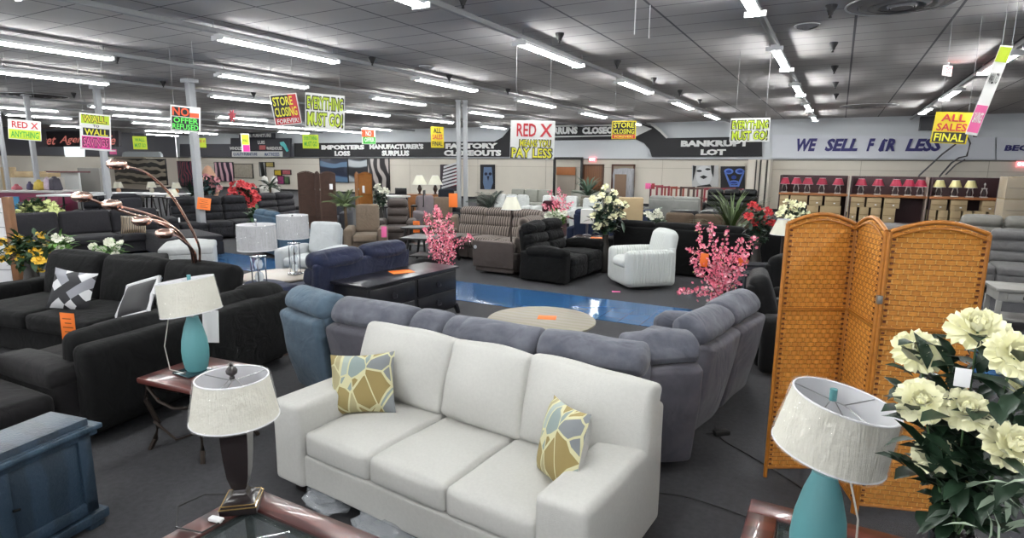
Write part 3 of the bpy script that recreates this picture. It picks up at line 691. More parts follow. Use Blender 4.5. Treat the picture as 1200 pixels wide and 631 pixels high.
# ---- white ribbed swivel chair
def swivel():
    t = thing('swivel_chair', 'white ribbed swivel armchair alone on the grey carpet beyond the blue path', 'armchair', (-2.88, 9.98, 0), R(-46))
    g = G(); g.lathe([(.3,0),(.34,.02),(.34,.05),(.1,.07)], 24); g.build('swivel_base', mat('leg_black','#1a1614'), t)
    g = G(); g.soft((0,.0,.235), (.80,.90,.36), .07, n=6, corr=(0,.048,.014)); g.build('base', F_rib, t)
    g = G(); g.soft((0,-.10,.44), (.50,.72,.2), .08, (0,.03,.04), n=6, corr=(0,.048,.014)); g.build('seat_cushion', F_rib, t)
    for sx in (-1,1): g = G(); g.soft((sx*.33,-.03,.38), (.18,.90,.60), .08, (.01,0,.01), n=6, corr=(1,.048,.015)); g.build('arm', F_rib, t)
    g = G(); T = TR((0,.33,.42)) @ Matrix.Rotation(-.2,4,'X'); g.soft((0,0,.28), (.64,.24,.60), .11, (.03,.04,.02), n=7, T=T, corr=(0,.048,.015)); g.build('backrest', F_rib, t)
    g = G(); g.soft((0,.38,.4), (.74,.16,.66), .07, (0,.04,0), n=6, corr=(0,.048,.015)); g.build('back_panel', F_rib, t)
swivel()
# ---- navy sofa, trunk beside it
seat('sofa', 'navy blue suede sofa with rounded back cushions, its back to the black trunk table', 'sofa', (-5.88, 5.75, 0), R(-92), n=2, W=2.2, D=1.0, bh=1.0, style='recline', m=F_navy, mb=F_navy, lod=7, wob=.006, aw=.26, legh=.03, lean=.2)
def trunk():
    m = mat('black_wood','#1b1b20',rough=.4,noise_amt=.2,nscale=8); mt = mat('black_wood_top','#26262c',rough=.28,noise_amt=.2,nscale=8)
    t = thing('trunk_table', 'long black trunk style console table with four drawers behind the navy sofa', 'console table', (-4.93, 5.93, 0), R(90-4))
    L_, D_, H_ = 1.75, .62, .68
    g = G(); g.soft((0,0,H_-.02), (L_,D_,.035), .008, n=1); g.build('tabletop', mt, t)
    g = G(); g.soft((0,0,.37), (L_-.06,D_-.06,.56), .01, n=1); g.build('body', m, t)
    for i in (-1,1):
        for z in (.24,.5):
            g = G(); g.soft((i*.42,-D_/2+.025,z), (.78,.03,.235), .012, n=1); d = g.build('drawer', m, t)
            g = G(); g.lathe([(.001,0),(.035,.0),(.035,.012),(.001,.014)], 14, T=TR((i*.42,-D_/2+.008,z),rx=pi/2)); g.tube([(i*.42-.04,-D_/2-.01,z),(i*.42-.03,-D_/2-.02,z-.035),(i*.42+.03,-D_/2-.02,z-.035),(i*.42+.04,-D_/2-.01,z)], .005, 6); g.build('drawer_pull', mat('dark_pewter','#55555a',metal=1,rough=.4), d)
    for sx in (-1,1):
        for sy in (-1,1):
            g = G(); g.tube([(sx*(L_/2-.05),sy*(D_/2-.05),.14),(sx*(L_/2-.02),sy*(D_/2-.03),.07),(sx*(L_/2-.0),sy*(D_/2-.02),0)], .045, 8, r2=.03); g.build('leg', m, t)
    g = G(); g.soft((-.86,.2,.36),(.02,.1,.3),.01,n=1); g.build('side_strap', m, t)
    return t
trunk()
def paper(label, loc, rot, w=.2, h=.15, name='price_card', m=None, cat='price tag', words=None):
    t = thing(name, label, cat, loc, rot); g = G(); g.soft((0,0,0),(w,.003,h),.001,n=1); g.build('card', m or orange, t)
    if words:
        for k in range(5): g = G(); g.box(((-.04,.03,0,-.06,.02)[k]*w, -.0025, h*(.3-.15*k)), (w*(.6,.45,.7,.4,.55)[k], .001, h*.035), bev=0); g.build('printed_line', mat('ink_dark','#8a4316'), t)
    return t
paper('orange price card lying on the black trunk table', (-4.95,6.0,.682), (pi/2,0,R(60)), .3,.24, words=('SALE','NOW'))
# ---- sofas by location: (all seating further back)
KW = dict(lod=3)
seat('recliner', 'pale grey white leather recliner behind the crystal table lamps', 'recliner', (-8.05,7.35,0), R(15), n=1, W=.98, D=.92, bh=1.02, style='plain', m=F_wleather, aw=.2, lean=.25)
seat('recliner', 'tan fabric recliner behind the pale leather recliner', 'recliner', (-9.55,10.35,0), R(38), n=1, W=.95, D=.95, bh=1.12, style='plain', m=F_tan, aw=.2, lean=.3)
seat('recliner', 'dark brown leather recliner with ribbed headrest left of the pink blossom', 'recliner', (-10.1,12.1,0), R(35), n=1, W=1.0, D=.98, bh=1.12, style='recline', m=F_brown, aw=.22, lean=.25)
seat('recliner', 'tan recliner farther back, right of the dark brown leather recliner', 'recliner', (-9.95,13.9,0), R(30), n=1, W=.95, D=.95, bh=1.12, style='plain', m=F_tan, aw=.2, lean=.3)
seat('lift_chair', 'tall black lift recliner behind the big pink blossom', 'recliner', (-11.2,16.2,0), R(50), n=1, W=.95, D=1.0, bh=1.25, style='plain', m=fab('black_blue','#161a22'), aw=.2, lean=.3)
seat('recliner', 'grey fabric recliner to the right of the tall black recliner', 'recliner', (-9.6,15.6,0), R(20), n=1, W=.95, D=.95, bh=1.08, style='recline', m=fab('grey_brown','#55524f'), aw=.2)
seat('armchair', 'mauve grey round backed armchair left of the tall black recliner', 'armchair', (-11.1,14.9,0), R(60), n=1, W=.85, D=.85, bh=1.08, style='plain', m=fab('mauve_grey','#7c7478'), aw=.14)
# striped brown sectional
def stripes(name, ax):
    m = fab(name, '#6f655f'); N = m.node_tree.nodes; L = m.node_tree.links; wv = N.new('ShaderNodeTexWave'); wv.bands_direction = ax; wv.inputs['Scale'].default_value = 5.2; wv.inputs['Distortion'].default_value = .8
    tc = N.new('ShaderNodeTexCoord'); L.new(tc.outputs['Object'], wv.inputs['Vector']); cr = N.new('ShaderNodeValToRGB'); cr.color_ramp.elements[0].color = lin('#3b3432'); cr.color_ramp.elements[1].color = lin('#857a72'); L.new(wv.outputs['Fac'], cr.inputs[0]); L.new(cr.outputs[0], N['Principled BSDF'].inputs['Base Color']); return m
STR_X = stripes('stripe_x','X'); STR_Y = stripes('stripe_y','Y')
t2 = thing('reclining_sectional', 'brown ribbed reclining sectional with taupe sides and a power button on its arm', 'sofa', (-6.2, 11, 0))
def unit2(x, y, rot, w, kind='seat', seed=0):
    sect_unit(t2, Matrix.Translation(Vector((x+6.2,y-11,0))) @ Matrix.Rotation(rot,4,'Z'), w, STR_X if abs(rot) < .9 else STR_Y, F_taupe, kind, seed, lod=4, bh=1.05)
for k, x in enumerate((-7.35,-6.65,-5.95)): unit2(x, 11.15, 0, .70, seed=k)
unit2(-7.85, 11.15, 0, .26, 'arm'); unit2(-5.55, 10.9, R(-45), .6, seed=5); unit2(-5.62, 10.2, R(-90), .68, seed=6); unit2(-5.62, 9.68, R(-90), .34, 'arm', seed=7)
g = G(); g.soft((0.58,-1.49,.39),(.9,.05,.5),.03,(0,.01,0),n=4); g.build('side_panel', F_taupe, t2)
g = G(); g.lathe([(.001,0),(.035,0),(.035,.008),(.001,.01)], 14, T=TR((.2,-1.52,.52),rx=pi/2)); g.build('power_button', mat('button_grey','#b9b9b9',rough=.3,metal=.6), t2)
seat('reclining_loveseat', 'black plush reclining loveseat left of the white swivel chair', 'sofa', (-4.42,10.12,0), R(86), n=2, W=1.75, D=1.0, bh=1.02, style='recline', m=F_black2, mb=F_black, ms=F_black, lod=6, wob=.02, aw=.24, legh=.03, lean=.28)
seat('sofa', 'long black velvet sofa seen from behind, beyond the white swivel chair', 'sofa', (-2.2,11.75,0), R(178), n=4, W=3.8, D=1.0, bh=1.0, style='plain', m=F_black, lod=4, aw=.25, legh=.03, lean=.12)
seat('sofa', 'brown leather sofa showing only its cushion tops behind the long black sofa', 'sofa', (-2.5,13.4,0), R(0), n=3, W=2.4, D=.95, bh=1.0, style='plain', m=fab('taupe_brown','#5b4d40'), lod=3)
seat('sofa', 'black sofa with a rounded top behind the brown cushion tops', 'sofa', (-2.9,15.2,0), R(180), n=2, W=1.9, D=.95, bh=1.0, style='plain', m=F_bleather, lod=3)
seat('armchair', 'dark navy armchair beside the side table with the boxy white lamp', 'armchair', (-5.15,13.4,0), R(180), n=1, W=.95, D=.95, bh=1.05, style='plain', m=F_navy2, lod=3)
seat('armchair', 'dark navy chair right behind the tall white peony vase', 'armchair', (-4.25,13.3,0), R(150), n=1, W=.8, D=.85, bh=.95, style='plain', m=F_navy2, lod=3)
seat('armchair', 'burgundy armchair half hidden by the far pink blossom', 'armchair', (-7.1,15.0,0), R(10), n=1, W=.95, D=.9, bh=1.05, style='plain', m=F_burg, lod=3)
for k,(x,y,l) in enumerate(((-10.4,18.6,'white plastic wrapped sofa, leftmost of the pale row behind the striped sectional'),(-8.6,18.9,'white plastic wrapped sofa in the middle of the pale row behind the burgundy chair'),(-7.1,18.2,'white plastic wrapped loveseat at the right end of the pale row'))):
    seat('wrapped_sofa', l, 'sofa', (x,y,0), R(5), n=3 if k < 2 else 1, W=1.75 if k<2 else 1.1, D=.9, bh=.98, style='plain', m=F_wplastic, lod=3)
for k,(x,y,w,l) in enumerate(((-11.6,22.5,2.4,'pale green grey sofa at the left end of the far row under the cream wall'),(-8.9,22.8,2.4,'pale green grey sofa at the right end of the far row under the cream wall'))):
    seat('sofa', l, 'sofa', (x,y,0), R(0), n=3, W=w, D=.9, bh=1.0, style='plain', m=fab('sage_grey','#8f9088'), lod=2)
seat('sofa', 'long light grey sofa back in front of the red bunk frames', 'sofa', (-4.75,20.6,0), R(172), n=2, W=2.2, D=.95, bh=1.05, style='plain', m=fab('grey_pale','#8b8c88'), lod=3)
seat('armchair', 'navy blue chair between the cardboard box and the light grey sofa', 'armchair', (-5.9,19.6,0), R(160), n=1, W=1.2, D=.9, bh=1.0, style='plain', m=fab('navy_far','#333c52'), lod=3)
seat('sofa', 'black leather tufted sofa under the glowing blue face poster', 'sofa', (-3.6,24.2,0), R(5), n=3, W=2.3, D=.95, bh=1.15, style='recline', m=F_bleather, lod=3)
seat('sofa', 'low black leather bench sofa in front of the tufted black leather one', 'sofa', (-2.6,19.2,0), R(178), n=2, W=1.9, D=.9, bh=.75, style='plain', m=F_bleather, lod=3)
seat('reclining_sofa', 'grey brown reclining sofa behind the wicker screen at the right', 'sofa', (2.45,12.9,0), R(0), n=4, W=4.2, D=1.0, bh=1.0, style='recline', m=F_mgrey, lod=4, lean=.2)
seat('reclining_sofa', 'pale grey reclining sofa behind the grey brown one at the right edge', 'sofa', (3.4,15.0,0), R(0), n=3, W=2.6, D=1.0, bh=1.1, style='recline', m=fab('grey_pale2','#85837e'), lod=3)
seat('armchair', 'dark grey ribbed armchair between the near pink blossom and the wicker screen', 'armchair', (-.72,9.3,0), R(-75), n=1, W=.98, D=.98, bh=1.0, style='plain', m=fab('dark_rib','#2f3035',rib=7,ribdepth=2), lod=4, lean=.3)
seat('recliner', 'black leather recliner squeezed against the left side of the wicker screen', 'recliner', (-.08,6.75,0), R(97), n=1, W=1.05, D=1.1, bh=1.0, style='plain', m=fab('black_matte','#0b0b0d',rough=.7), lod=5, aw=.22, lean=.3, legh=.03)
seat('armchair', 'black chair behind the black recliner beside the screen', 'armchair', (-.1,8.1,0), R(80), n=1, W=.95, D=.95, bh=.98, style='plain', m=F_black, lod=4, lean=.25)
# left bank
F_sec = fab('charcoal_linen', '#27262a', wrinkle=.5)
seat('sectional_sofa', 'charcoal fabric sectional with three loose back cushions at the left', 'sofa', (-14.4,6.75,0), R(75), n=3, W=3.1, D=1.05, bh=.95, style='track', m=F_sec, lod=4, arms=(1,0), legh=.05)
t = thing('chaise', 'charcoal chaise end of the left sectional beside the black ottoman', 'chaise', (-12.75,7.95,0), R(75)); g = G(); g.soft((0,0,.22),(1.1,1.7,.3),.03,n=4); g.build('base', F_sec, t); g = G(); g.soft((0,0,.42),(1.1,1.7,.16),.05,(0,0,.03),n=5); g.build('cushion', F_sec, t)
pillow('black and tan patterned pillow on the charcoal sectional', .5,.42,.15, (-13.6,7.35,.5), (R(-20),0,R(50)), swirl('pillow_tan','#221d1b','#8a7a64',9,3,False), None, 3)
def ottoman(label, loc, rot, w, d, h, m, puff=.05):
    t = thing('ottoman', label, 'ottoman', loc, rot); g = G(); g.soft((0,0,(h-.14+.05)/2),(w,d,h-.14-.03),.02,n=4); g.build('base', m, t)
    g = G(); g.soft((0,0,h-.07),(w+.02,d+.02,.15),.05,(0,0,puff),n=6); g.build('cushion', m, t)
    for sx in (-1,1):
        for sy in (-1,1): g = G(); g.soft((sx*(w/2-.08),sy*(d/2-.08),.025),(.08,.08,.05),.005,n=1); g.build('foot', mat('leg_black','#1a1614'), t)
    return t
ottoman('black cube ottoman in front of the pale grey ottoman', (-10.75,6.0,0), R(-38), .72,.6,.42, F_black, .01)
ottoman('pale grey ottoman with a puffed pillow top behind the copper lamp', (-11.0,6.95,0), R(-38), 1.15,.9,.5, F_lgrey, .1)
seat('reclining_sofa', 'dark grey plush reclining sofa with an orange tag beside the red flowers', 'sofa', (-15.0,10.3,0), R(72), n=3, W=2.5, D=1.0, bh=1.1, style='recline', m=F_chard, lod=5, aw=.26, legh=.03, wob=.01)
seat('reclining_sofa', 'black leather reclining sofa right of the red flowers', 'sofa', (-15.6,13.2,0), R(95), n=2, W=2.0, D=1.0, bh=1.08, style='recline', m=fab('charcoal_leather','#2a292e',rough=.5), lod=4, aw=.22)
seat('sofa', 'slate grey sofa back in front of the brown folding screen', 'sofa', (-13.75,12.95,0), R(30), n=3, W=1.75, D=.95, bh=1.08, style='plain', m=F_slate, lod=3)
seat('sofa', 'steel blue two cushion sofa back left of the tan recliner', 'sofa', (-10.95,9.3,0), R(160), n=2, W=1.7, D=.95, bh=1.02, style='plain', m=F_teal, lod=4)
seat('armchair', 'curved black barrel chair left of the dark grey plush sofa', 'armchair', (-17.6,9.4,0), R(60), n=1, W=1.2, D=1.0, bh=1.1, style='plain', m=fab('near_black','#1d1d22'), lod=4)
seat('loveseat', 'black leather loveseat behind the charcoal sectional', 'sofa', (-19.2,9.8,0), R(60), n=2, W=1.9, D=1.0, bh=1.05, style='recline', m=fab('near_black2','#1f1f25',rough=.5), lod=3)
seat('armchair', 'dark charcoal wingback chair just right of the curved black barrel chair', 'armchair', (-16.5,9.0,0), R(70), n=1, W=.95, D=1.0, bh=1.08, style='plain', m=fab('dark_velour','#26262b'), lod=4)
# black sectional in the left foreground
t = thing('sectional_sofa', 'large black velvet sectional in the left foreground with two pillows', 'sofa', (-6.6,3.3,0), R(8))
def bl(n, c, s, r=.06, puff=(0,0,0), nn=6, m=F_black, T=None, seed=0): g = G(); g.soft(c,s,r,puff,n=nn,T=T,wob=.008,seed=seed); return g.build(n, m, t)
bl('base',(-.2,.15,.21),(3.2,1.0,.34)); bl('back_panel',(-.2,.58,.42),(3.25,.16,.72))
for k in range(3): 
    bl('seat_cushion',(-1.25+k*.98,-.0,.43),(.96,.9,.18),.05,(0,.01,.03),seed=k)
    bl('back_cushion',(0,0,.28),(.98,.24,.60),.09,(0,.06,.03),T=TR((-1.25+k*.98,.42,.44))@Matrix.Rotation(-.22,4,'X'),seed=k+4)
bl('arm',(-1.93,.1,.36),(.26,1.1,.6))
bl('return_base',(1.2,-.45,.21),(1.0,2.1,.34)); bl('return_seat',(1.05,-.5,.43),(.85,1.9,.17),.05,(0,0,.03))
bl('return_back',(0,0,0),(.2,2.15,.66),.06,(.02,0,0),T=TR((1.72,-.42,.44)))
for k in range(2): bl('back_cushion',(0,0,.0),(.2,.98,.42),.08,(.05,0,.02),T=TR((1.5,-.95+k*1.0,.62))@Matrix.Rotation(.12,4,'Y'),seed=k)
bl('corner_back',(1.55,.42,.5),(.42,.5,.74),.16)
pillow('white and grey diamond patterned pillow on the black sectional', .46,.44,.16, (-7.05,3.05,.52), (R(-18),R(8),R(28)), mat('pillow_diamond','#c9c9cb'), None, 2, n=10)
pillow('black pillow with a white border lying on the black sectional', .5,.44,.14, (-6.15,3.22,.52), (R(-38),R(-16),R(10)), mat('pillow_edge','#17171a'), None, 6, n=10)
seat('armchair', 'black armchair with a round arm behind the blue cabinet', 'armchair', (-5.22,1.50,0), R(92), n=1, W=1.3, D=1.05, bh=.72, ah=.60, style='recline', m=fab('black_warm','#121012'), lod=5, aw=.26, lean=.1, legh=.03)

# pillow patterns
def diamond(m, a, b_, c, sc):
    N = m.node_tree.nodes; L = m.node_tree.links; tc = N.new('ShaderNodeTexCoord'); mp = N.new('ShaderNodeMapping')
    mp.inputs['Rotation'].default_value = (pi/2,0,pi/4); mp.inputs['Rotation'].default_value = (0,pi/4,0)
    sp = N.new('ShaderNodeSeparateXYZ'); L.new(tc.outputs['Object'], mp.inputs[0]); L.new(mp.outputs[0], sp.inputs[0]); cb = N.new('ShaderNodeCombineXYZ'); L.new(sp.outputs[0], cb.inputs[0]); L.new(sp.outputs[2], cb.inputs[1]); cb.inputs[2].default_value = .35
    v = N.new('ShaderNodeTexVoronoi'); v.inputs['Randomness'].default_value = 0; v.distance = 'CHEBYCHEV'; v.inputs['Scale'].default_value = sc; L.new(cb.outputs[0], v.inputs['Vector'])
    cr = N.new('ShaderNodeValToRGB'); cr.color_ramp.interpolation = 'CONSTANT'; r = cr.color_ramp; r.elements[0].color = lin(a); r.elements[0].position = 0; r.elements[1].color = lin(b_); r.elements[1].position = .4; e = r.elements.new(.7); e.color = lin(c)
    s2 = N.new('ShaderNodeSeparateColor'); L.new(v.outputs['Color'], s2.inputs[0]); L.new(s2.outputs[0], cr.inputs[0]); L.new(cr.outputs[0], N['Principled BSDF'].inputs['Base Color'])
diamond(MATS['pillow_diamond'], '#1b1b20', '#d2d2d4', '#8b8c93', 11)
bp = [o for o in COL.objects if o.get('label','').startswith('black pillow with a white border')][0]
g = G(); w_, h_ = .5,.44
for a, b_ in (((-.24,.02),(.24,.02)),((.24,.02),(.24,.42)),((.24,.42),(-.24,.42)),((-.24,.42),(-.24,.02))): g.tube([(a[0],-.012,a[1]),((a[0]+b_[0])/2*.93,-.015,(a[1]+b_[1])/2),(b_[0],-.012,b_[1])], .024, 8)
g.build('white_border', mat('pillow_white','#d6d6d8',rough=.8), bp)
# ================================================================== TABLES
mah = mat('mahogany', '#5a2f2a', rough=.3, col2='#40201e', nscale=2.2, wood=1, coat=.3)
darkmetal = mat('dark_iron', '#3b332e', rough=.4, metal=.7)
def round_table(label, loc, r, h, m_top, m_leg, nl=3, legstyle='taper', shelf=False, rot=0, name='round_table'):
    t = thing(name, label, 'table', loc, rot); g = G(); g.lathe([(.001,h-.035),(r-.015,h-.035),(r,h-.022),(r,h-.006),(r-.008,h),(.001,h)], 56); g.build('tabletop', m_top, t)
    for k in range(nl):
        a = 2*pi*k/nl+.5; g = G(); x, y = cos(a), sin(a)
        if legstyle == 'taper': g.tube([(x*r*.62,y*r*.62,h-.03),(x*r*.80,y*r*.80,0)], .026, 10, r2=.014)
        elif legstyle == 'block': g.box((x*r*.7,y*r*.7,(h-.03)/2),(.07,.05,h-.03), T=None)
        else: g.tube([(x*r*.8,y*r*.8,h-.03),(x*r*.8,y*r*.8,0)], .012, 8)
        g.build('leg', m_leg, t)
    if shelf: g = G(); g.box((0,0,.13),(r*1.3,r*.7,.02)); g.build('shelf', m_leg, t)
    return t
wash = mat('grey_wash_wood', '#8f887c', rough=.5, col2='#88816f', nscale=3, wood=1); lightwood = mat('pale_wood', '#aaa196', rough=.4, noise_amt=.08)
round_table('large round grey wood coffee table inside the blue grey sectional', (-2.66,5.52,0), .58, .46, wash, mat('iron_black','#1f1d1c',metal=.5,rough=.5), 4, 'rod')
paper('orange price card on the large round coffee table', (-2.63,5.60,.463), (pi/2,0,R(20)), .2,.16, words=('SALE','NOW'))
round_table('small round side table with wooden legs carrying the nearer crystal lamp', (-5.52,4.27,0), .31, .60, lightwood, mat('leg_oak_dark','#54483c',rough=.6), 3, 'block', shelf=False)
g = G(); g.box((-5.52+.05,4.27-.05,.13),(.34,.30,.02), T=None); t = thing('box_card','pale label panel on the lower rung of the small round side table','label',(-5.50,4.25,0)); g = G(); g.box((0,0,.14),(.36,.34,.03)); g.build('shelf_board', lightwood, t)
round_table('low round pale table carrying the farther crystal lamp', (-7.15,5.85,0), .52, .45, lightwood, mat('leg_dark_brown','#2e2723'), 3)
def end_table(label, loc, rot, w, d, h):
    t = thing('end_table', label, 'end table', loc, rot); g = G(); g.soft((0,0,h-.02),(w,d,.045),.015,n=2); g.build('tabletop', mah, t)
    for sx in (-1,1):
        for sy in (-1,1):
            g = G(); X, Y = sx*(w/2-.05), sy*(d/2-.05)
            g.tube([(X,Y,h-.04),(X+sx*.015,Y+sy*.015,h*.7),(X-sx*.03,Y-sy*.03,h*.35),(X-sx*.01,Y-sy*.01,.08),(X+sx*.02,Y+sy*.02,0)], .018, 8); g.build('leg', darkmetal, t)
    for sy in (-1,1):
        g = G(); Y = sy*(d/2-.05); g.tube([(-w/2+.05,Y,h-.08),(-w/4,Y,h-.17),(0,Y,h-.2),(w/4,Y,h-.17),(w/2-.05,Y,h-.08)], .012, 8)
        g.tube([(-w/2+.08,Y,.22),(0,Y,.12),(w/2-.08,Y,.22)], .01, 8); g.build('stretcher', darkmetal, t)
    for sx in (-1,1):
        g = G(); X = sx*(w/2-.05); g.tube([(X,-d/2+.05,h-.08),(X,0,h-.2),(X,d/2-.05,h-.08)], .012, 8); g.build('stretcher', darkmetal, t)
    return t
end_table('mahogany topped end table with curved iron legs under the teal lamp at the left', (-4.03,2.54,0), R(6), .60,.56,.56)
def glass_table(label, loc, w, d, h, rot=0):
    t = thing('coffee_table', label, 'coffee table', loc, rot); b = .13
    g = G()
    for sg in (-1,1):
        g = G(); g.soft((0,sg*(d/2-b/2),h-.02),(w,b,.04),.012,n=1); g.build('top_rail', mah, t)
        g = G(); g.soft((sg*(w/2-b/2),0,h-.02),(b,d-2*b+.01,.04),.012,n=1); g.build('top_rail', mah, t)
    g = G(); g.box((0,0,h-.012),(w-2*b,d-2*b,.008)); g.build('glass', mat('table_glass','#4c5657',rough=.04,alpha=.2,spec=.8), t)
    g = G(); 
    for sy in (-1,1): g.box((0,sy*(d/2-b),h-.03),(w-2*b,.018,.03))
    for sx in (-1,1): g.box((sx*(w/2-b),0,h-.03),(.018,d-2*b,.03))
    g.build('glass_rim', mat('rim_black','#16130f',rough=.3,metal=.5), t)
    for sx in (-1,1):
        for sy in (-1,1):
            g = G(); X, Y = sx*(w/2-b*1.1), sy*(d/2-b*1.1); g.tube([(X,Y,h-.04),(X,Y,h*.5),(X+sx*.02,Y+sy*.02,0)], .022, 10); g.build('leg', darkmetal, t)
    return t
glass_table('mahogany and glass coffee table at the bottom left under the black urn lamp', (-1.84,1.28,0), 1.22,1.0,.48)
glass_table('mahogany and glass table corner at the bottom right under the teal lamp', (.33,2.36,0), 1.13,1.05,.50)
# small pale table at the right
t = thing('end_table', 'whitewashed end table with one drawer in front of the grey sofa at the right', 'end table', (2.22,9.95,0), R(4)); ww = mat('whitewash','#8f8d88',rough=.6,noise_amt=.1)
g = G(); g.soft((0,0,.53),(.62,.6,.04),.008,n=1); g.build('tabletop', ww, t); g = G(); g.soft((0,0,.44),(.54,.52,.13),.006,n=1); g.build('apron', ww, t)
g = G(); g.soft((0,-.265,.44),(.36,.02,.1),.004,n=1); d = g.build('drawer', ww, t); g = G(); g.soft((0,-.285,.44),(.04,.02,.04),.004,n=1); g.build('knob', mat('knob_black','#1c1b1b'), d)
for sx in (-1,1):
    for sy in (-1,1): g = G(); g.box((sx*.25,sy*.24,.19),(.055,.055,.38)); g.build('leg', ww, t)
g = G(); g.box((0,0,.13),(.5,.48,.03)); g.build('shelf', ww, t)
# blue cabinet
def cabinet():
    m = mat('cabinet_blue', '#1f2d3a', rough=.45, col2='#263747', nscale=1.6, wood=2, stretch=(1,1,1), bump=.2, bscale=50)
    mt = mat('cabinet_blue_top', '#2f4252', rough=.38, col2='#233443', nscale=2.0, wood=2, bump=.2, bscale=50)
    t = thing('sideboard', 'weathered blue wooden cabinet at the bottom left corner', 'cabinet', (-3.60,.80,0), R(101)); W, D, H = 1.66,.38,.62
    g = G(); g.soft((0,0,H-.015),(W,D,.03),.008,n=1); g.soft((0,.0,H-.045),(W-.04,D-.04,.035),.008,n=1); g.build('top', mt, t)
    g = G(); g.box((0,.0,.36),(W-.1,D-.09,.6)); g.build('body', m, t)
    g = G(); g.soft((0,0,.07),(W-.02,D-.02,.06),.012,n=1); g.build('plinth', m, t)
    for k, x in enumerate((-.5,0.02,.54)):
        x = (-.5+.51*k); g = G(); y = -D/2+.03
        for sx in (-1,1): g.box((x+sx*.21,y,.37),(.07,.025,.5))
        for z in (.15,.59): g.box((x,y,z),(.49,.025,.07))
        g.box((x,y+.008,.37),(.36,.012,.4)); d = g.build('door', m, t)
        g = G(); g.tube([(x-.19,y-.03,.36),(x-.16,y-.035,.355)], .007, 8); g.build('door_handle', mat('handle_black','#121212',metal=.6), d)
    for sx in (-1,1):
        for sy in (-1,1): g = G(); g.soft((sx*(W/2-.08),sy*(D/2-.07),.02),(.09,.09,.04),.01,n=1); g.build('foot', m, t)
cabinet()
# ================================================================== LAMPS
shade_m = mat('shade_cream', '#d8d5c6', rough=.55, noise_amt=.08, nscale=30, stretch=(9,9,.4), bump=.3, bscale=12)
shade_in = mat('shade_inner', '#e3e3e6', rough=.7)
film = mat('shade_film', '#ffffff', rough=.06, alpha=.2, spec=1, bump=3.5, bscale=14)
teal = mat('teal_ceramic', '#568f93', rough=.5); brass = mat('brushed_wire', '#b0b0b0', rough=.3, metal=.9)
def shade(t, r0, r1, h, z, sx=1, sy=1, tilt=(0,0,0), m=shade_m, lod=40, wrap=True, lift=0):
    """open drum: r0 bottom, r1 top"""
    T = Matrix.Translation((0,0,z)) @ Matrix.Rotation(tilt[0],4,'X') @ Matrix.Rotation(tilt[1],4,'Y')
    g = G(); g.lathe([(r0,0),(r0+.004,0),(r1+.004,h),(r1,h)], lod, sx=sx, sy=sy, T=T, cap=False); s = g.build('lamp_shade', m, t)
    g = G(); g.lathe([(r1-.003,h-.002),(r0-.003,.002)], lod, sx=sx, sy=sy, T=T, cap=False); g.build('shade_lining', shade_in, s)
    for (rr_, zz) in ((r1+.003,h),(r0+.003,0)): g = G(); g.tube([T @ Vector((rr_*cos(a*2*pi/lod)*sx, rr_*sin(a*2*pi/lod)*sy, zz)) for a in range(lod+1)], .004, 6); g.build('shade_rim', shade_in, s)
    g = G()
    for k in range(3): a = 2*pi*k/3+.6; g.tube([T@Vector((0,0,h-.02)), T@Vector((r1*cos(a)*sx, r1*sin(a)*sy, h-.005))], .0025, 5)
    g.build('spider', brass, s)
    if wrap:
        vs = []; fs = []; nn = lod*2; mm = 12
        for i in range(nn):
            a = 2*pi*i/nn
            for j in range(mm+1):
                v = j/mm; r = r0+(r1-r0)*v+.010+.005*noise.noise(Vector((cos(a)*6,sin(a)*6,v*5)))
                vs.append(T @ Vector((r*cos(a)*sx, r*sin(a)*sy, -.006+(h+.012)*v)))
        for i in range(nn):
            for j in range(mm): k = (i+1)%nn; fs.append((i*(mm+1)+j, k*(mm+1)+j, k*(mm+1)+j+1, i*(mm+1)+j+1))
        g = G(); g.add(vs, fs); g.build('plastic_wrap', film, s)
    return s
def teal_lamp(label, loc, rot, k, tilt, br=.1, r0=.195, r1=.18, sh_=.215):
    t = thing('table_lamp', label, 'lamp', loc, rot); b = br/.118
    g = G(); g.lathe([(.001,0),(.080*b,0),(.10*b,.03*k),(.114*b,.10*k),(.118*b,.17*k),(.108*b,.26*k),(.080*b,.36*k),(.055*b,.42*k),(.050*b,.44*k),(.001,.44*k)], 36); g.build('ceramic_body', teal, t)
    g = G(); g.tube([(0,0,.43*k),(0,0,.52*k)], .012, 10); g.build('socket', brass, t)
    g = G(); g.tube([(0,0,.52*k),(-.045*k,0,.56*k),(-.045*k,0,.66*k),(0,0,.735*k),(.045*k,0,.66*k),(.045*k,0,.56*k),(0,0,.52*k)], .003, 6); g.build('harp', brass, t)
    shade(t, r0, r1, sh_, .735*k-sh_, tilt=tilt)
    g = G(); g.lathe([(.001,.725*k),(.013,.725*k),(.013,.725*k+.045),(.001,.725*k+.045)], 12); g.build('finial', teal, t)
    return t
t = teal_lamp('teal bottle shaped table lamp with wrapped cream shade at the lower right', (.055,2.40,.5), R(20), 1.02, (R(3),R(11),0))
g = G(); g.tube([(.08,-.02,.45),(.11,-.06,.30),(.10,-.10,.12),(.12,-.13,.0)], .004, 6); g.build('power_cord', mat('cord_clear','#b8b4ab',rough=.3), t)
t = teal_lamp('teal bottle shaped table lamp with wrapped cream shade on the left end table', tuple(P(231,434,.572)), R(0), .93, (R(2),R(-9),0), .092, .20, .185, .24)
g = G(); g.tube([(-.12,-.1,.42),(-.14,-.14,.2),(-.1,-.14,.03),(0,-.1,.008)], .004, 6); g.build('power_cord', MATS['cord_clear'], t)
g = G(); g.box((0,-.03,.0),(.2,.2,.012)); g.build('base_plate', mat('glass_base','#20383f',rough=.1), t)
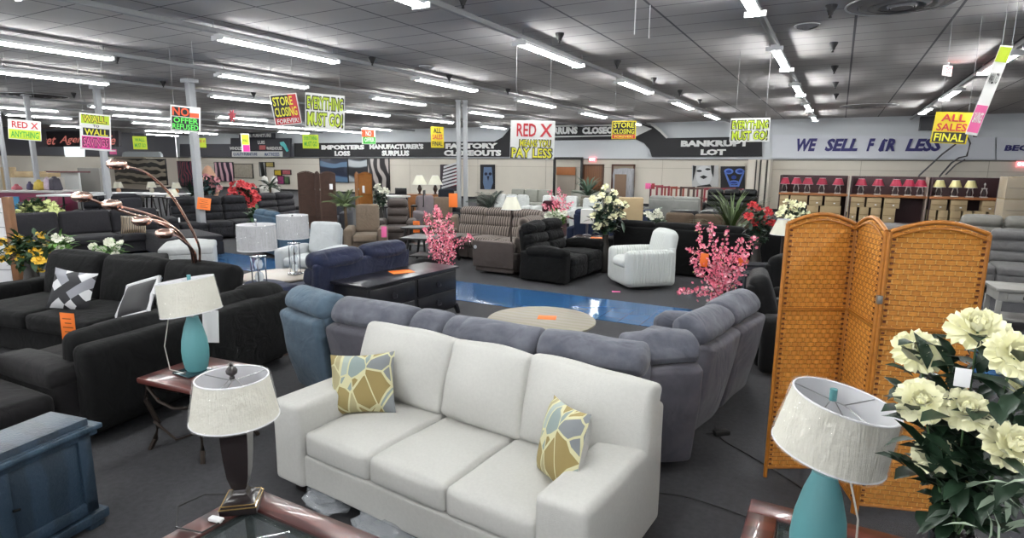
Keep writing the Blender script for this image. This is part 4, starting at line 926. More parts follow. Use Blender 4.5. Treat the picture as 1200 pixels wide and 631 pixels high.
# black urn lamp
t = thing('table_lamp', 'black square urn table lamp with gold lines and cream shade in the foreground', 'lamp', tuple(P(284,593,.48)), R(40)); t.scale = (1,1,.91)
bb = mat('urn_black','#1d1516',rough=.28,coat=.3); gold = mat('gold_line','#a08550',rough=.4,metal=.8)
def sq(g, prof, T=None):
    vs = []; fs = []; m = len(prof)
    for (r, z) in prof:
        for a in range(4): vs.append((r*cos(pi/4+a*pi/2), r*sin(pi/4+a*pi/2), z))
    for k in range(m-1):
        for a in range(4): b_ = (a+1)%4; fs.append((k*4+a, k*4+b_, (k+1)*4+b_, (k+1)*4+a))
    fs += [(3,2,1,0), tuple((m-1)*4+a for a in range(4))]; return g.add(vs, fs, 0, T)
g = G(); sq(g, [(.115,0),(.115,.035),(.105,.04),(.105,.05),(.085,.055),(.045,.085),(.036,.105)]); g.build('plinth', bb, t)
g = G(); sq(g, [(.118,.033),(.118,.037)]); sq(g, [(.107,.047),(.107,.051)]); g.build('gold_trim', gold, t)
g = G(); sq(g, [(.032,.10),(.05,.13),(.066,.19),(.076,.28),(.082,.37),(.085,.435),(.09,.44),(.09,.45)]); g.build('urn', bb, t)
g = G(); sq(g, [(.092,.438),(.092,.443)]); g.build('upper_gold_trim', gold, t)
g = G(); g.tube([(0,0,.44),(0,0,.53)], .012, 10); g.build('socket', brass, t)
g = G(); g.tube([(0,0,.5),(-.05,0,.55),(-.05,0,.65),(0,0,.715),(.05,0,.65),(.05,0,.55),(0,0,.5)], .003, 6); g.build('harp', brass, t)
shade(t, .188, .152, .215, .495)
g = G(); g.lathe([(.001,.70),(.012,.70),(.012,.708),(.008,.715),(.024,.73),(.026,.745),(.018,.76),(.008,.77),(.014,.778),(.001,.786)], 14); g.build('finial', bb, t)
g = G(); g.tube([(-.06,.1,.008),(-.2,.12,.01),(-.28,.0,.03),(-.24,-.15,.015),(-.12,-.2,.008),(-.05,-.12,.008)], .004, 6); g.build('power_cord', mat('cord_black','#131313'), t)
g = G(); g.soft((-.02,-.14,.012),(.07,.03,.02),.006,n=1,T=TR(rz=-.5)); g.build('plug', mat('plug_white','#e2e2e2',rough=.4), t)
# crystal lamps with silver shades
silver = mat('silver_shade', '#b2b3b6', rough=.4, noise_amt=.2, nscale=12, stretch=(6,6,.5)); chrome = mat('chrome','#cfd2d6',rough=.08,metal=1); crystal = mat('crystal','#e4ecf2',rough=.02,alpha=.5,spec=1)
def crystal_lamp(label, loc, rs=.19, sh=.28):
    t = thing('table_lamp', label, 'lamp', loc); g = G(); g.soft((0,0,.02),(.16,.16,.04),.008,n=1); g.build('base_plate', chrome, t)
    g = G()
    for sx in (-1,1):
        for sy in (-1,1): g.box((sx*.05,sy*.05,.25),(.012,.012,.44))
    g.build('cage', chrome, t); g = G(); g.soft((0,0,.475),(.13,.13,.02),.005,n=1); g.build('cage_cap', chrome, t)
    for k in range(3): g = G(); g.lathe([(.001,-.06),(.035,-.045),(.05,0),(.035,.045),(.001,.06)], 16, c=(0,0,.11+.14*k)); g.build('crystal_ball', crystal, t)
    g = G(); g.tube([(0,0,.48),(0,0,.87)], .008, 8); g.build('stem', chrome, t); g = G(); g.lathe([(.001,.86),(.012,.865),(.014,.88),(.001,.895)], 10); g.build('finial', chrome, t)
    s = shade(t, rs, rs*.97, sh, .555, m=silver, wrap=True); return t
crystal_lamp('crystal ball table lamp with silver drum shade on the small round side table', (-5.49,4.24,.6), .2, .27)
crystal_lamp('crystal ball table lamp with silver drum shade on the low round pale table', (-6.9,5.95,.45), .22, .33)
# copper arc floor lamp
cop = mat('copper','#f6cdbd',rough=.24,metal=1)
base = P(236, 334, 1.0)
t = thing('floor_lamp', 'copper arc floor lamp with five polished globe heads over the black sectional', 'lamp', (-5.35,4.3,0))
O = Vector((-5.35,4.3,0)); g = G(); g.lathe([(.001,0),(.2,0),(.2,.03),(.03,.045)], 30); g.build('base', cop, t); g = G(); g.tube([(0,0,.04),(0,0,.6)], .028, 12); g.build('pole', cop, t)
def along(pxs, d0, d1): n = len(pxs); return [PD(x, y, d0+(d1-d0)*i/(n-1))-O for i, (x, y) in enumerate(pxs)]
dB = (RM.transposed() @ (O+Vector((0,0,.6))-Vector((0,0,EYE)))).z
def bez(pts, n=14):
    out = []
    for i in range(len(pts)-1):
        p0 = pts[max(i-1,0)]; p1 = pts[i]; p2 = pts[i+1]; p3 = pts[min(i+2,len(pts)-1)]
        for k in range(n//2):
            s_ = k/(n//2); out.append(.5*((2*p1)+(p2-p0)*s_+(2*p0-5*p1+4*p2-p3)*s_**2+(3*p1-p0-3*p2+p3)*s_**3))
    out.append(pts[-1]); return out
tip0 = Vector((0,0,.55))
for pxs, d1, l in (([(243,325),(232,285),(205,235),(175,205),(150,196)], 5.2,0), ([(240,325),(225,292),(197,262),(170,250),(143,243)], 5.3,1), ([(238,325),(222,290),(200,265),(150,250),(104,233)], 5.2,2),
                   ([(240,325),(225,292),(205,272),(185,262),(176,258)], 5.4,3), ([(241,325),(228,296),(215,283),(207,277),(201,276)], 5.5,4)):
    pts = [tip0]+along(pxs, dB, d1); g = G(); g.tube(bez(pts), .0125, 8); a = g.build('arm', cop, t)
    e = pts[-1]; hx = {0:(137,193),1:(131,240),2:(96,231),3:(166,259),4:(193,274)}[l]
    c = PD(hx[0], hx[1], d1)-O; g = G(); g.lathe([(.001,-.045),(.05,-.042),(.075,-.02),(.082,.0),(.075,.025),(.05,.042),(.001,.048)], 22, c=tuple(c)); g.build('globe_head', cop, a)
g = G(); pp = along([(210,258),(214,270)], dB, dB); g.box(tuple(pp[0]), (.03,.002,.05)); g.build('price_tag', mat('tag_white','#e8e8e8'), t)

# ================================================================== WICKER FOLDING SCREEN
def wicker():
    m = mat('wicker', '#b5762a', rough=.55); N = m.node_tree.nodes; L = m.node_tree.links; b = N['Principled BSDF']
    tc = N.new('ShaderNodeTexCoord'); mp = N.new('ShaderNodeMapping'); mp.inputs['Rotation'].default_value = (-pi/2,0,0); L.new(tc.outputs['UV'], mp.inputs[0]); mp.inputs['Rotation'].default_value = (0,0,0)
    br = N.new('ShaderNodeTexBrick'); br.offset = .5; br.inputs['Scale'].default_value = 1; br.inputs['Brick Width'].default_value = .052; br.inputs['Row Height'].default_value = .030
    br.inputs['Mortar Size'].default_value = .0022; br.inputs['Mortar Smooth'].default_value = .3; br.inputs['Bias'].default_value = 0
    br.inputs['Color1'].default_value = lin('#cf8a33'); br.inputs['Color2'].default_value = lin('#bb7727'); br.inputs['Mortar'].default_value = lin('#7d4a12'); L.new(mp.outputs[0], br.inputs['Vector'])
    # light canes: a second brick pattern whose upright joints alone show
    sp = N.new('ShaderNodeSeparateXYZ'); L.new(mp.outputs[0], sp.inputs[0])
    def mth(op, a, b_=None, v=None):
        n = N.new('ShaderNodeMath'); n.operation = op
        L.new(a, n.inputs[0])
        if b_ is not None: L.new(b_, n.inputs[1])
        elif v is not None: n.inputs[1].default_value = v
        return n.outputs[0]
    row = mth('FLOOR', mth('DIVIDE', sp.outputs[1], v=.030)); odd = mth('MODULO', row, v=2.0)
    xs = mth('ADD', mth('DIVIDE', sp.outputs[0], v=.052), mth('MULTIPLY', odd, v=.5))
    fx = mth('FRACT', xs); cane = mth('LESS_THAN', mth('ABSOLUTE', mth('SUBTRACT', fx, v=.5)), v=.055)
    fz = mth('FRACT', mth('DIVIDE', sp.outputs[1], v=.030)); inz = mth('GREATER_THAN', fz, v=.22); cane = mth('MULTIPLY', cane, inz)
    mx = N.new('ShaderNodeMix'); mx.data_type = 'RGBA'; L.new(cane, mx.inputs[0]); L.new(br.outputs[0], mx.inputs[6]); mx.inputs[7].default_value = lin('#dba95c'); L.new(mx.outputs[2], b.inputs['Base Color'])
    strand = mth('SINE', mth('MULTIPLY', sp.outputs[1], v=2*pi/.0075)); bp = N.new('ShaderNodeBump'); bp.inputs['Distance'].default_value = .004; bp.inputs['Strength'].default_value = .8
    bulge = mth('SINE', mth('MULTIPLY', xs, v=2*pi)); hh = mth('ADD', mth('MULTIPLY', strand, v=.4), mth('MULTIPLY', bulge, v=.9)); L.new(hh, bp.inputs['Height']); L.new(bp.outputs[0], b.inputs['Normal'])
    return m
WK = wicker(); CANE = mat('cane_frame', '#a9691f', rough=.45, noise_amt=.25, nscale=30); GAP = mat('weave_gap', '#5a2c12', rough=.9)
def screen(name, label, pts, H, m, mc, group=None, rise=.06, cross=(.33,.67), lod=14):
    t = thing(name, label, 'folding screen', (pts[0][0], pts[0][1], 0)); base = Vector((pts[0][0],pts[0][1],0))
    for i in range(len(pts)-1):
        a = Vector((*pts[i],0))-base; b_ = Vector((*pts[i+1],0))-base; W = (b_-a).length; ang = atan2(b_.y-a.y, b_.x-a.x); T = TR(a, rz=ang)
        top = lambda u: H+rise*sin(pi*u)
        # woven sheet with real thickness, laid out in its own UVs
        n = lod; vs = []; fs = []; uv = []
        for y in (-.006, .006):
            for k in range(n+1):
                u = k/n
                for z in (.07, top(u)-.015): vs.append(T @ Vector((.02+(W-.04)*u, y, z)))
        o2 = 2*(n+1)
        for k in range(n): fs.append((2*k,2*k+2,2*k+3,2*k+1)); fs.append((o2+2*k+2,o2+2*k,o2+2*k+1,o2+2*k+3))
        g = G(); g.add(vs, fs); p = g.build('woven_panel', m, t, smooth=False)
        uvl = p.data.uv_layers.new(name='UVMap'); Ti = T.inverted()
        for li, lp_ in enumerate(p.data.loops): q = Ti @ p.data.vertices[lp_.vertex_index].co; uvl.data[li].uv = (q.x+i*.013, q.z)
        g = G(); rad = .013
        g.tube([T@Vector((.014,0,.0)), T@Vector((.014,0,H))], rad, 8); g.tube([T@Vector((W-.014,0,.0)), T@Vector((W-.014,0,H))], rad, 8)
        g.tube([T@Vector((.014+(W-.028)*k/n,0,top(k/n))) for k in range(n+1)], rad, 8); g.tube([T@Vector((.014+(W-.028)*k/n,-.012,top(k/n)-.035)) for k in range(n+1)], .006, 6)
        g.tube([T@Vector((.014,0,.07)), T@Vector((W-.014,0,.07))], .011, 8)
        for c_ in cross: g.tube([T@Vector((.014,-.010,H*c_+.02)), T@Vector((W-.014,-.010,H*c_+.02))], .008, 8); g.tube([T@Vector((.014,.010,H*c_+.02)), T@Vector((W-.014,.010,H*c_+.02))], .008, 8)
        g.build('cane_frame', mc, p, smooth=True)
        if lod > 8:
            g = G(); z = .1
            while z < H-.04:
                for x in (.036, W-.036): g.soft((x,-.009,z),(.018,.006,.013),.003,n=1,T=T); g.soft((x,.009,z),(.018,.006,.013),.003,n=1,T=T)
                z += .034
            o = g.build('lashing_gaps', GAP, p, smooth=False); o['kind'] = 'stuff'
        if i < len(pts)-2:
            g = G()
            for z in (.35, 1.35): g.soft((W,-.0,z),(.03,.03,.05),.004,n=1,T=T)
            g.build('hinge', mat('hinge_steel','#8d8a84',metal=.8,rough=.4), p)
    return t
screen('folding_screen', 'honey coloured woven cane folding screen standing at the right behind the teal lamp', [(-.27,4.10),(.13,4.33),(.265,3.90),(.76,4.06)], 1.74, WK, CANE)
BRW = mat('brown_weave','#5b4136',rough=.8,rib=60,ribaxis='Z',ribdepth=.3,noise_amt=.2); BRC = mat('brown_cane','#4a3329',rough=.6)
a = PD(350,240,16.3); b_ = PD(393,240,16.3); screen('folding_screen', 'dark brown woven folding screen far behind the slate sofa', [(a.x,a.y),(a.x+(b_.x-a.x)*.36,a.y+(b_.y-a.y)*.36+.15),(a.x+(b_.x-a.x)*.68,a.y+(b_.y-a.y)*.68-.1),(b_.x,b_.y+.05)], 1.78, BRW, BRC, lod=6)
ORW = mat('orange_weave','#b8752c',rough=.6,rib=60,ribaxis='Z',ribdepth=.3,noise_amt=.15); ORD = mat('orange_weave_cane','#8e561e',rough=.6)
a = PD(417,240,17.2); b_ = PD(421,240,16.7); c_ = PD(437,240,16.9); screen('folding_screen', 'narrow folded orange cane screen standing in the middle distance', [(a.x,a.y),(b_.x,b_.y),(c_.x,c_.y)], 1.76, ORW, ORD, lod=6)
g = G(); q = PD(426,222,16.6); g.box(tuple(q), (.08,.012,.2), T=None); o = g.build('white_price_slip', mat('tag_white','#e8e8e8'), None); tag(o, 'white price slip hanging on the narrow orange cane screen', 'price tag')
# ================================================================== FLOWERS AND PLANTS
green = mat('leaf_green','#2c4a2b',rough=.5,noise_amt=.35,nscale=20); greend = mat('leaf_dark','#1d3322',rough=.45,noise_amt=.3,nscale=20); greeny = mat('leaf_fresh','#5f8a3d',rough=.5,noise_amt=.3,nscale=20)
silverg = mat('leaf_silver','#8a9a86',rough=.6); stemm = mat('stem_green','#3d5a34',rough=.6); twig = mat('twig_brown','#4a3128',rough=.7)
def leaf(g, p, d, L_, w_, up=Vector((0,0,1)), bend=.25):
    d = d.normalized(); s = d.cross(up); s = s.normalized() if s.length > .05 else Vector((1,0,0)); nrm = s.cross(d)
    P0 = p; P1 = p+d*L_*.35+nrm*L_*.06; P2 = p+d*L_*.7+nrm*L_*.02; P3 = p+d*L_-nrm*L_*bend*.3
    k = .12*w_
    g.add([P0, P1+s*w_*.5+nrm*k, P1-nrm*k*.3, P1-s*w_*.5+nrm*k, P2+s*w_*.42+nrm*k, P2-nrm*k*.3, P2-s*w_*.42+nrm*k, P3], [(0,1,2),(0,2,3),(1,4,5,2),(2,5,6,3),(4,7,5),(5,7,6)])
def peony_mesh(name, m, seed=0, open_=1.0, layers=4, per=9, r=.07, mi_center=None):
    rnd = random.Random(seed); g = G()
    for l in range(layers):
        f = l/(layers-1) if layers > 1 else 1; n = int(per*(.55+.45*f)); Lr = r*(.42+.58*f); elev = (1.25-1.15*f*open_)
        for i in range(n):
            a = 2*pi*i/n+l*.7+rnd.uniform(-.15,.15); wd = Lr*(.62+.2*rnd.random()); ev = elev+rnd.uniform(-.12,.12)
            vs = []; C = 4; Rw = 5
            for j in range(Rw):
                v = j/(Rw-1); prof = (.28+.95*v-.25*v*v*v) if v < .95 else .78
                for k in range(C+1):
                    u = -1+2*k/C; e2 = ev+.55*v*v*(1-f)+.25*v*(1-f)
                    rad = Lr*v*(1-.10*u*u*v)+.004; ruff = .10*Lr*sin(u*5+i*2.1+l)*v*v+.22*Lr*u*u*v*.5
                    if j == Rw-1: rad *= 1+.05*sin(u*7+i)
                    x = rad*cos(e2); z = rad*sin(e2)+ruff; y = u*wd*.5*prof
                    ca, sa = cos(a), sin(a); vs.append((x*ca-y*sa, x*sa+y*ca, z+.004*l*-1))
            fs = [(j*(C+1)+k, j*(C+1)+k+1, (j+1)*(C+1)+k+1, (j+1)*(C+1)+k) for j in range(Rw-1) for k in range(C)]
            g.add(vs, fs, 0)
    mats = [m]
    if mi_center:
        g.lathe([(.001,.012),(r*.10,.018),(r*.12,.03),(.001,.04)], 8, mi=1); mats = [m, mi_center]
    me_o = g.build(name, mats); me = me_o.data; bpy.data.objects.remove(me_o); return me
def put(mesh, name, parent, loc, nrm, sc=1, roll=0):
    o = bpy.data.objects.new(name, mesh); COL.objects.link(o); o.parent = parent; o.location = loc
    q = Vector(nrm).to_track_quat('Z','Y'); o.rotation_mode = 'QUATERNION'; o.rotation_quaternion = q @ Matrix.Rotation(roll,3,'Z').to_quaternion(); o.scale = (sc,)*3; return o
petal_cream = mat('petal_cream','#f3f1cd',rough=.6,sheen=.2); petal_cream.node_tree.nodes['Principled BSDF'].inputs['Subsurface Weight'].default_value = 0
cent = mat('flower_centre','#c08a5c',rough=.7)
def vase(t, prof, m, lod=24): g = G(); g.lathe(prof, lod); return g.build('vase', m, t)
def toeye(p): return (Vector((0,0,EYE))-p).normalized()
def bouquet(label, loc, heads, meshes, vprof, mv, leafm=green, leafL=.09, leafW=.035, nleaf=6, name='flower_arrangement', fl='flower', sc=1, face=.6, seed=1, spreadz=.5, stem=.003, fill=None):
    """heads are world points; stems run down to the vase mouth"""
    rnd = random.Random(seed); loc = Vector(loc); t = thing(name, label, 'flowers', loc); vase(t, vprof, mv); mouth = Vector((0,0,vprof[-1][1] if vprof[-1][0] > .01 else max(z for r,z in vprof)))
    gs = G(); gl = G(); pts = []
    for i, h in enumerate(heads):
        h, s_ = (h if isinstance(h, tuple) else (h, 1)); p = Vector(h)-loc
        mid = (p+mouth)/2+Vector((p.x*.15,p.y*.15,.12*(p-mouth).length)); c = [mouth-Vector((0,0,.05)), mid, p]
        pts.append((mouth, mid, p)); gs.tube(bez(c, 8), stem, 5)
        nr = (toeye(Vector(h))*face+Vector((rnd.uniform(-.4,.4),rnd.uniform(-.3,.3),spreadz+rnd.uniform(-.2,.3)))+Vector((p.x,p.y,0))*.8).normalized()
        put(meshes[i % len(meshes)], fl, t, p, nr, sc*s_*rnd.uniform(.92,1.08), rnd.uniform(0,6))
    gs.build('stems', stemm, t)
    for (a_, b_, c_) in pts:
        for k in range(nleaf):
            v = .25+.7*rnd.random(); q = a_.lerp(c_, v)+Vector([rnd.uniform(-.3,.3)*leafL*1.5 for _ in range(3)])
            d = Vector((rnd.uniform(-1,1),rnd.uniform(-1,1),rnd.uniform(-.5,.8))); leaf(gl, q, d, leafL*rnd.uniform(.7,1.3), leafW*rnd.uniform(.8,1.2))
    gl.build('foliage', leafm, t)
    return t
pm = [peony_mesh('peony', petal_cream, s, 1.0, 5, 11, .075, cent) for s in (1,2)]
pm2 = [peony_mesh('peony', petal_cream, 3, .5, 4, 9, .07)]
H_ = [(PD(1146,386,1.62),1.1),(PD(1076,412,1.66),.95),(PD(1190,416,1.50),1.05),(PD(1080,470,1.58),1.0),(PD(1131,480,1.54),.98),(PD(1096,531,1.60),.92),(PD(1187,524,1.47),1.0),(PD(1136,561,1.60),.5),(PD(1203,455,1.66),.8)]
pb = PD(1106,690,1.64)
vz = .86
t = bouquet('large bunch of cream peonies with dark green leaves in the right foreground', (pb.x, pb.y, 0), H_, pm, [(.001,0),(.11,0),(.12,.05),(.09,.4),(.05,.75),(.045,1.0),(.055,1.12)], mat('vase_dark','#17141a',rough=.25), greend, .10, .045, 24, face=.8, seed=5, spreadz=.5, sc=.86)
rnd = random.Random(3); g = G()
for k in range(22):
    s0 = PD(1150+rnd.uniform(-4,40), 560+rnd.uniform(0,70), 1.45+rnd.uniform(-.1,.15))-t.location; leaf(g, s0, Vector((rnd.uniform(-.9,.9), rnd.uniform(-.5,.3), rnd.uniform(-1,.6))), .085, .018)
o = g.build('silver_foliage', silverg, t); o['kind'] = 'stuff'
gl = G()
for k in range(150):
    q = PD(rnd.uniform(1060,1205), rnd.uniform(395,600), rnd.uniform(1.6,1.8))-t.location
    if (q.z < 1.0) and abs(q.x) > .2: continue
    leaf(gl, q, Vector((rnd.uniform(-1,1),rnd.uniform(-1,.4),rnd.uniform(-.4,.7))), .085, .042)
gl.build('leaf_mass', greend, t)
q = PD(1128,443,1.52)-t.location; g = G(); g.box(tuple(q),(.035,.003,.05),T=None); g.build('price_slip', mat('tag_white','#e8e8e8'), t)
# cherry blossom branches
pink = mat('blossom_pink','#ea8299',rough=.7); pinkl = mat('blossom_light','#f6bfc9',rough=.7); bud = mat('bud_green','#a9a567',rough=.7)
def blossom(label, base, branches, D, vh, dens=34, r=.016, name='blossom_branches', seed=0, vr=.07, jit=.03):
    rnd = random.Random(seed); base = Vector(base); t = thing(name, label, 'flowers', base); vase(t, [(.001,0),(vr*.8,0),(vr,vh*.3),(vr*.6,vh*.85),(vr*.75,vh)], mat('vase_black','#141216',rough=.3))
    m0 = Vector((0,0,vh-.04))
    for pxs in branches:
        dd = D+rnd.uniform(-.18,.18)
        pts = [m0]+[PD(x,y,D+(dd-D)*(i+1)/len(pxs))-base for i,(x,y) in enumerate(pxs)]; c = bez(pts, 12); g = G(); g.tube(c, .007, 5, r2=.003); b = g.build('branch', twig, t)
        g = G(); L_ = len(c)
        for k in range(dens):
            v = .22+.78*(k+rnd.random())/dens; i = min(L_-2, int(v*(L_-1))); p = c[i].lerp(c[i+1], rnd.random()); sp_ = jit*(1.25-v*.9)
            p = p+Vector([rnd.gauss(0,sp_) for _ in range(3)]); nr = Vector([rnd.uniform(-1,1) for _ in range(3)])+toeye(p+base)*.8; nr.normalize(); a = nr.cross(Vector((0,0,1))).normalized(); b_ = nr.cross(a)
            mi = 0 if rnd.random() < .68 else (1 if rnd.random() < .85 else 2); rr_ = r*rnd.uniform(.7,1.25)*(.6 if mi == 2 else 1)
            for q in range(5):
                t0 = 2*pi*q/5; dr = a*cos(t0)+b_*sin(t0); sd = a*-sin(t0)+b_*cos(t0)
                g.add([p, p+dr*rr_*.6+sd*rr_*.45+nr*rr_*.35, p+dr*rr_*1.1+nr*rr_*.45, p+dr*rr_*.6-sd*rr_*.45+nr*rr_*.35], [(0,1,2,3)], mi)
        o = g.build('blossoms', [pink, pinkl, bud], b, smooth=False); o['kind'] = 'stuff'
    return t
def depth_of(p): return (RM.transposed() @ (Vector(p)-Vector((0,0,EYE)))).z
b0 = P(850,404,0); D0 = depth_of(b0+Vector((0,0,.6)))
blossom('near pink blossom branches in a black vase behind the suede sectional corner', b0, [[(838,330),(822,300),(806,293)],[(840,330),(825,295),(818,262)],[(845,320),(838,290),(832,262)],[(846,330),(845,305),(852,268)],[(850,325),(862,300),(868,280)],[(853,330),(868,305),(885,278)],[(846,340),(850,320),(858,300)],[(843,342),(836,322),(842,298)],[(856,338),(868,318),(874,300)],[(838,348),(820,342),(796,342)],[(834,335),(820,318),(812,305)],[(848,335),(849,315),(846,290)]], D0, .45, 110, .017, seed=2, vr=.08, jit=.045)
b0 = P(523,358,0); D0 = depth_of(b0+Vector((0,0,.6)))
blossom('tall pink blossom branches in a vase at the end of the black trunk table', b0, [[(512,290),(504,265),(499,250)],[(515,280),(512,255),(511,240)],[(518,285),(518,262),(514,245)],[(521,285),(524,265),(526,250)],[(517,300),(508,285),(497,268)],[(520,300),(520,280),(519,262)],[(525,300),(530,280),(529,262)],[(526,306),(540,284),(552,278)],[(515,305),(506,295),(502,280)],[(524,300),(527,285),(522,270)]], D0, .42, 95, .017, seed=4, vr=.07, jit=.045)
b0 = Vector((-5.35,13.1,0)); D0 = depth_of(b0+Vector((0,0,.9)))
blossom('far pink blossom branches rising behind the black plush loveseat', b0, [[(655,250),(650,238),(644,225)],[(656,248),(655,236),(655,220)],[(657,250),(660,240),(662,228)],[(655,252),(646,246),(637,240)],[(657,252),(663,246),(670,238)],[(656,252),(652,244),(650,236)]], D0, .8, 70, .024, seed=6, vr=.09, jit=.06)
# other arrangements
rose_red = mat('petal_red','#c8343a',rough=.6); rose_yel = mat('petal_yellow','#e3bb3f',rough=.6); petal_w = mat('petal_white','#e6e6d8',rough=.6); coral = mat('petal_coral','#c9444a',rough=.6)
vd = mat('vase_dark2','#2a2622',rough=.4)
def ring(px, py, w_, h_, n, D, seed, sc=1, dj=.25):
    rnd = random.Random(seed); out = []
    for i in range(n):
        a = 2.4*i; rr_ = sqrt((i+.5)/n); out.append((PD(px+rr_*cos(a)*w_/2, py+rr_*sin(a)*h_/2, D+rnd.uniform(-dj,dj)), sc*rnd.uniform(.85,1.15)))
    return out
def rmesh(m, s, r=.07, op=.9): return peony_mesh('rose', m, s, op, 3, 7, r)
def grounded(px, py, D): p = PD(px, py, D); return Vector((p.x, p.y, 0))
def tallv(h, r=.12): return [(.001,0),(r*.7,0),(r,.1),(r*.8,h*.6),(r*.45,h*.9),(r*.6,h)]
bouquet('bunch of red flowers with green leaves between the two dark reclining sofas at the left', grounded(287,240,17.6), ring(284,230,36,36,22,17.6,1,1.9), [rmesh(coral,1)], tallv(1.0), vd, greend, .2, .08, 9, seed=2)
bouquet('yellow roses in green foliage behind the black sectional at the left edge', grounded(38,330,8.0), ring(34,296,75,48,13,7.9,3,1.1), [rmesh(rose_yel,2)], tallv(.85), vd, green, .16, .06, 26, seed=3)
bouquet('white roses in green foliage right of the yellow roses', grounded(70,330,8.3), ring(66,292,34,40,6,8.2,4,1.1), [rmesh(petal_w,3)], tallv(.85), vd, greeny, .15, .05, 22, seed=4)
bouquet('white lilies standing behind the black sectional cushions', grounded(127,320,7.6), ring(127,294,42,26,7,7.6,5,1.0,.1), [peony_mesh('lily',petal_w,4,.35,2,6,.085)], tallv(.8), vd, greeny, .14, .035, 18, seed=5)
bouquet('low white and lime roses behind the charcoal sectional at the far left', grounded(45,255,15.5), ring(46,248,58,16,11,15.3,6,2.1,.1), [rmesh(mat('petal_lime','#d5dc9a'),5)], tallv(.85), vd, green, .25, .1, 16, seed=6)
pc = P(713,283,.6)
bouquet('tall vase of cream white roses left of the cardboard box in the centre', (-3.9,10.9,.0), ring(712,245,44,52,16,depth_of((-3.9,10.9,1.2)),7,1.35,.15), [rmesh(petal_cream,6,.07,1.0)], tallv(.75), vd, greend, .2, .08, 14, seed=7)
bouquet('small white flowers in front of the far pink blossom', grounded(656,268,11.8), ring(652,254,22,14,6,11.8,8,1.2,.1), [rmesh(petal_w,7)], tallv(.85), vd, greeny, .14, .06, 12, seed=8)
bouquet('small bunch of white flowers on the floor vase behind the long black sofa', grounded(769,262,12.8), ring(769,252,22,12,5,12.8,9,1.2,.1), [rmesh(petal_w,8)], tallv(.85), vd, green, .14, .06, 10, seed=9)
bouquet('bright red flowers right of the spiky plant near the wicker screen', grounded(888,275,9.6), ring(889,256,34,36,9,9.6,10,1.2,.15), [rmesh(rose_red,9)], tallv(.85), vd, greend, .16, .06, 14, seed=10)
bouquet('pale yellow white flowers in a vase left above the wicker screen', grounded(930,262,11.5), ring(929,246,34,26,10,11.5,11,1.25,.15), [rmesh(petal_cream,10)], tallv(.85), vd, greend, .16, .06, 12, seed=11)
bouquet('white roses beside the black cafe set in front of the streaked canvas', grounded(446,250,17), ring(446,230,16,26,8,17,12,1.6,.1), [rmesh(petal_w,11)], tallv(.9), vd, greend, .22, .09, 12, seed=12)
bouquet('pale green leafy plant at the foot of the red flowers left', grounded(301,262,14.8), ring(300,252,16,14,3,14.8,13,.6,.1), [rmesh(petal_w,12)], tallv(.6), vd, green, .22, .1, 30, seed=13)
def palm(label, px, py, D, H, n, L_, m=greend, name='potted_palm', seed=0, up_=.9, wl=.03, sp=None):
    rnd = random.Random(seed); b = PD(px, py, D); t = thing(name, label, 'plant', (b.x, b.y, 0)); g = G(); g.lathe([(.001,0),(.13,0),(.17,.3),(.15,.3),(.14,.27),(.001,.27)], 20); g.build('pot', mat('pot_dark','#2c2824',rough=.5), t)
    g = G(); g.tube([(0,0,.27),(.02,0,H*.6),(0,0,H)], .04, 8); g.build('trunk', mat('palm_trunk','#5c4a37',rough=.8,bump=1,bscale=30), t)
    for k in range(n):
        a = 2*pi*k/n*1.7; el = rnd.uniform(.25,1.35); d = Vector((cos(a)*cos(el), sin(a)*cos(el), sin(el)*up_)); g = G()
        pts = [Vector((0,0,H))+d*L_*s_+Vector((0,0,-.55*L_*s_*s_*(1-sin(el)*.6))) for s_ in (0,.25,.5,.75,1)]
        if sp: 
            for q in range(4): leaf(g, pts[0], d+Vector((rnd.uniform(-.12,.12),rnd.uniform(-.12,.12),0)), L_*rnd.uniform(.8,1.1), wl, bend=.5)
        else:
            g.tube(pts, .006, 5); c = bez(pts, 8)
            for i in range(2, len(c)):
                dr = (c[i]-c[i-1]).normalized(); sd = dr.cross(Vector((0,0,1))).normalized()
                for s_ in (-1,1): leaf(g, c[i], dr*.7+sd*s_+Vector((0,0,-.15)), L_*.38*(1.15-i/len(c)*.6), wl)
        g.build('frond', m, t)
    return t
palm('potted palm with arching fronds right of the twin posts', 574, 235, 17.5, .75, 14, .85, mat('palm_dk','#26382a',rough=.5), seed=1)
palm('pale green fan palm left of the narrow orange screen', 404, 235, 14.6, 1.0, 14, .62, mat('palm_lt','#6d8050',rough=.6), seed=2)
palm('dark small palm on a tall stem below the narrow black poster', 317, 230, 20, 1.25, 10, .5, greend, seed=3)
palm('spiky green yucca plant in front of the brown exit door', 689, 230, 22, .9, 16, .9, mat('yucca','#3f5744',rough=.6), seed=4, sp=True, wl=.06)
palm('tall spiky dracaena plant right of the long black sofa', 857, 260, 12.2, .6, 16, 1.1, mat('dracaena','#4a5c31',rough=.5), name='potted_dracaena', seed=5, sp=True, wl=.045, up_=1.3)
palm('dark bushy plant by the tall post at the left', 224, 225, 23, .7, 12, .7, mat('bush_dark','#22362c',rough=.6), seed=6, sp=True, wl=.07)
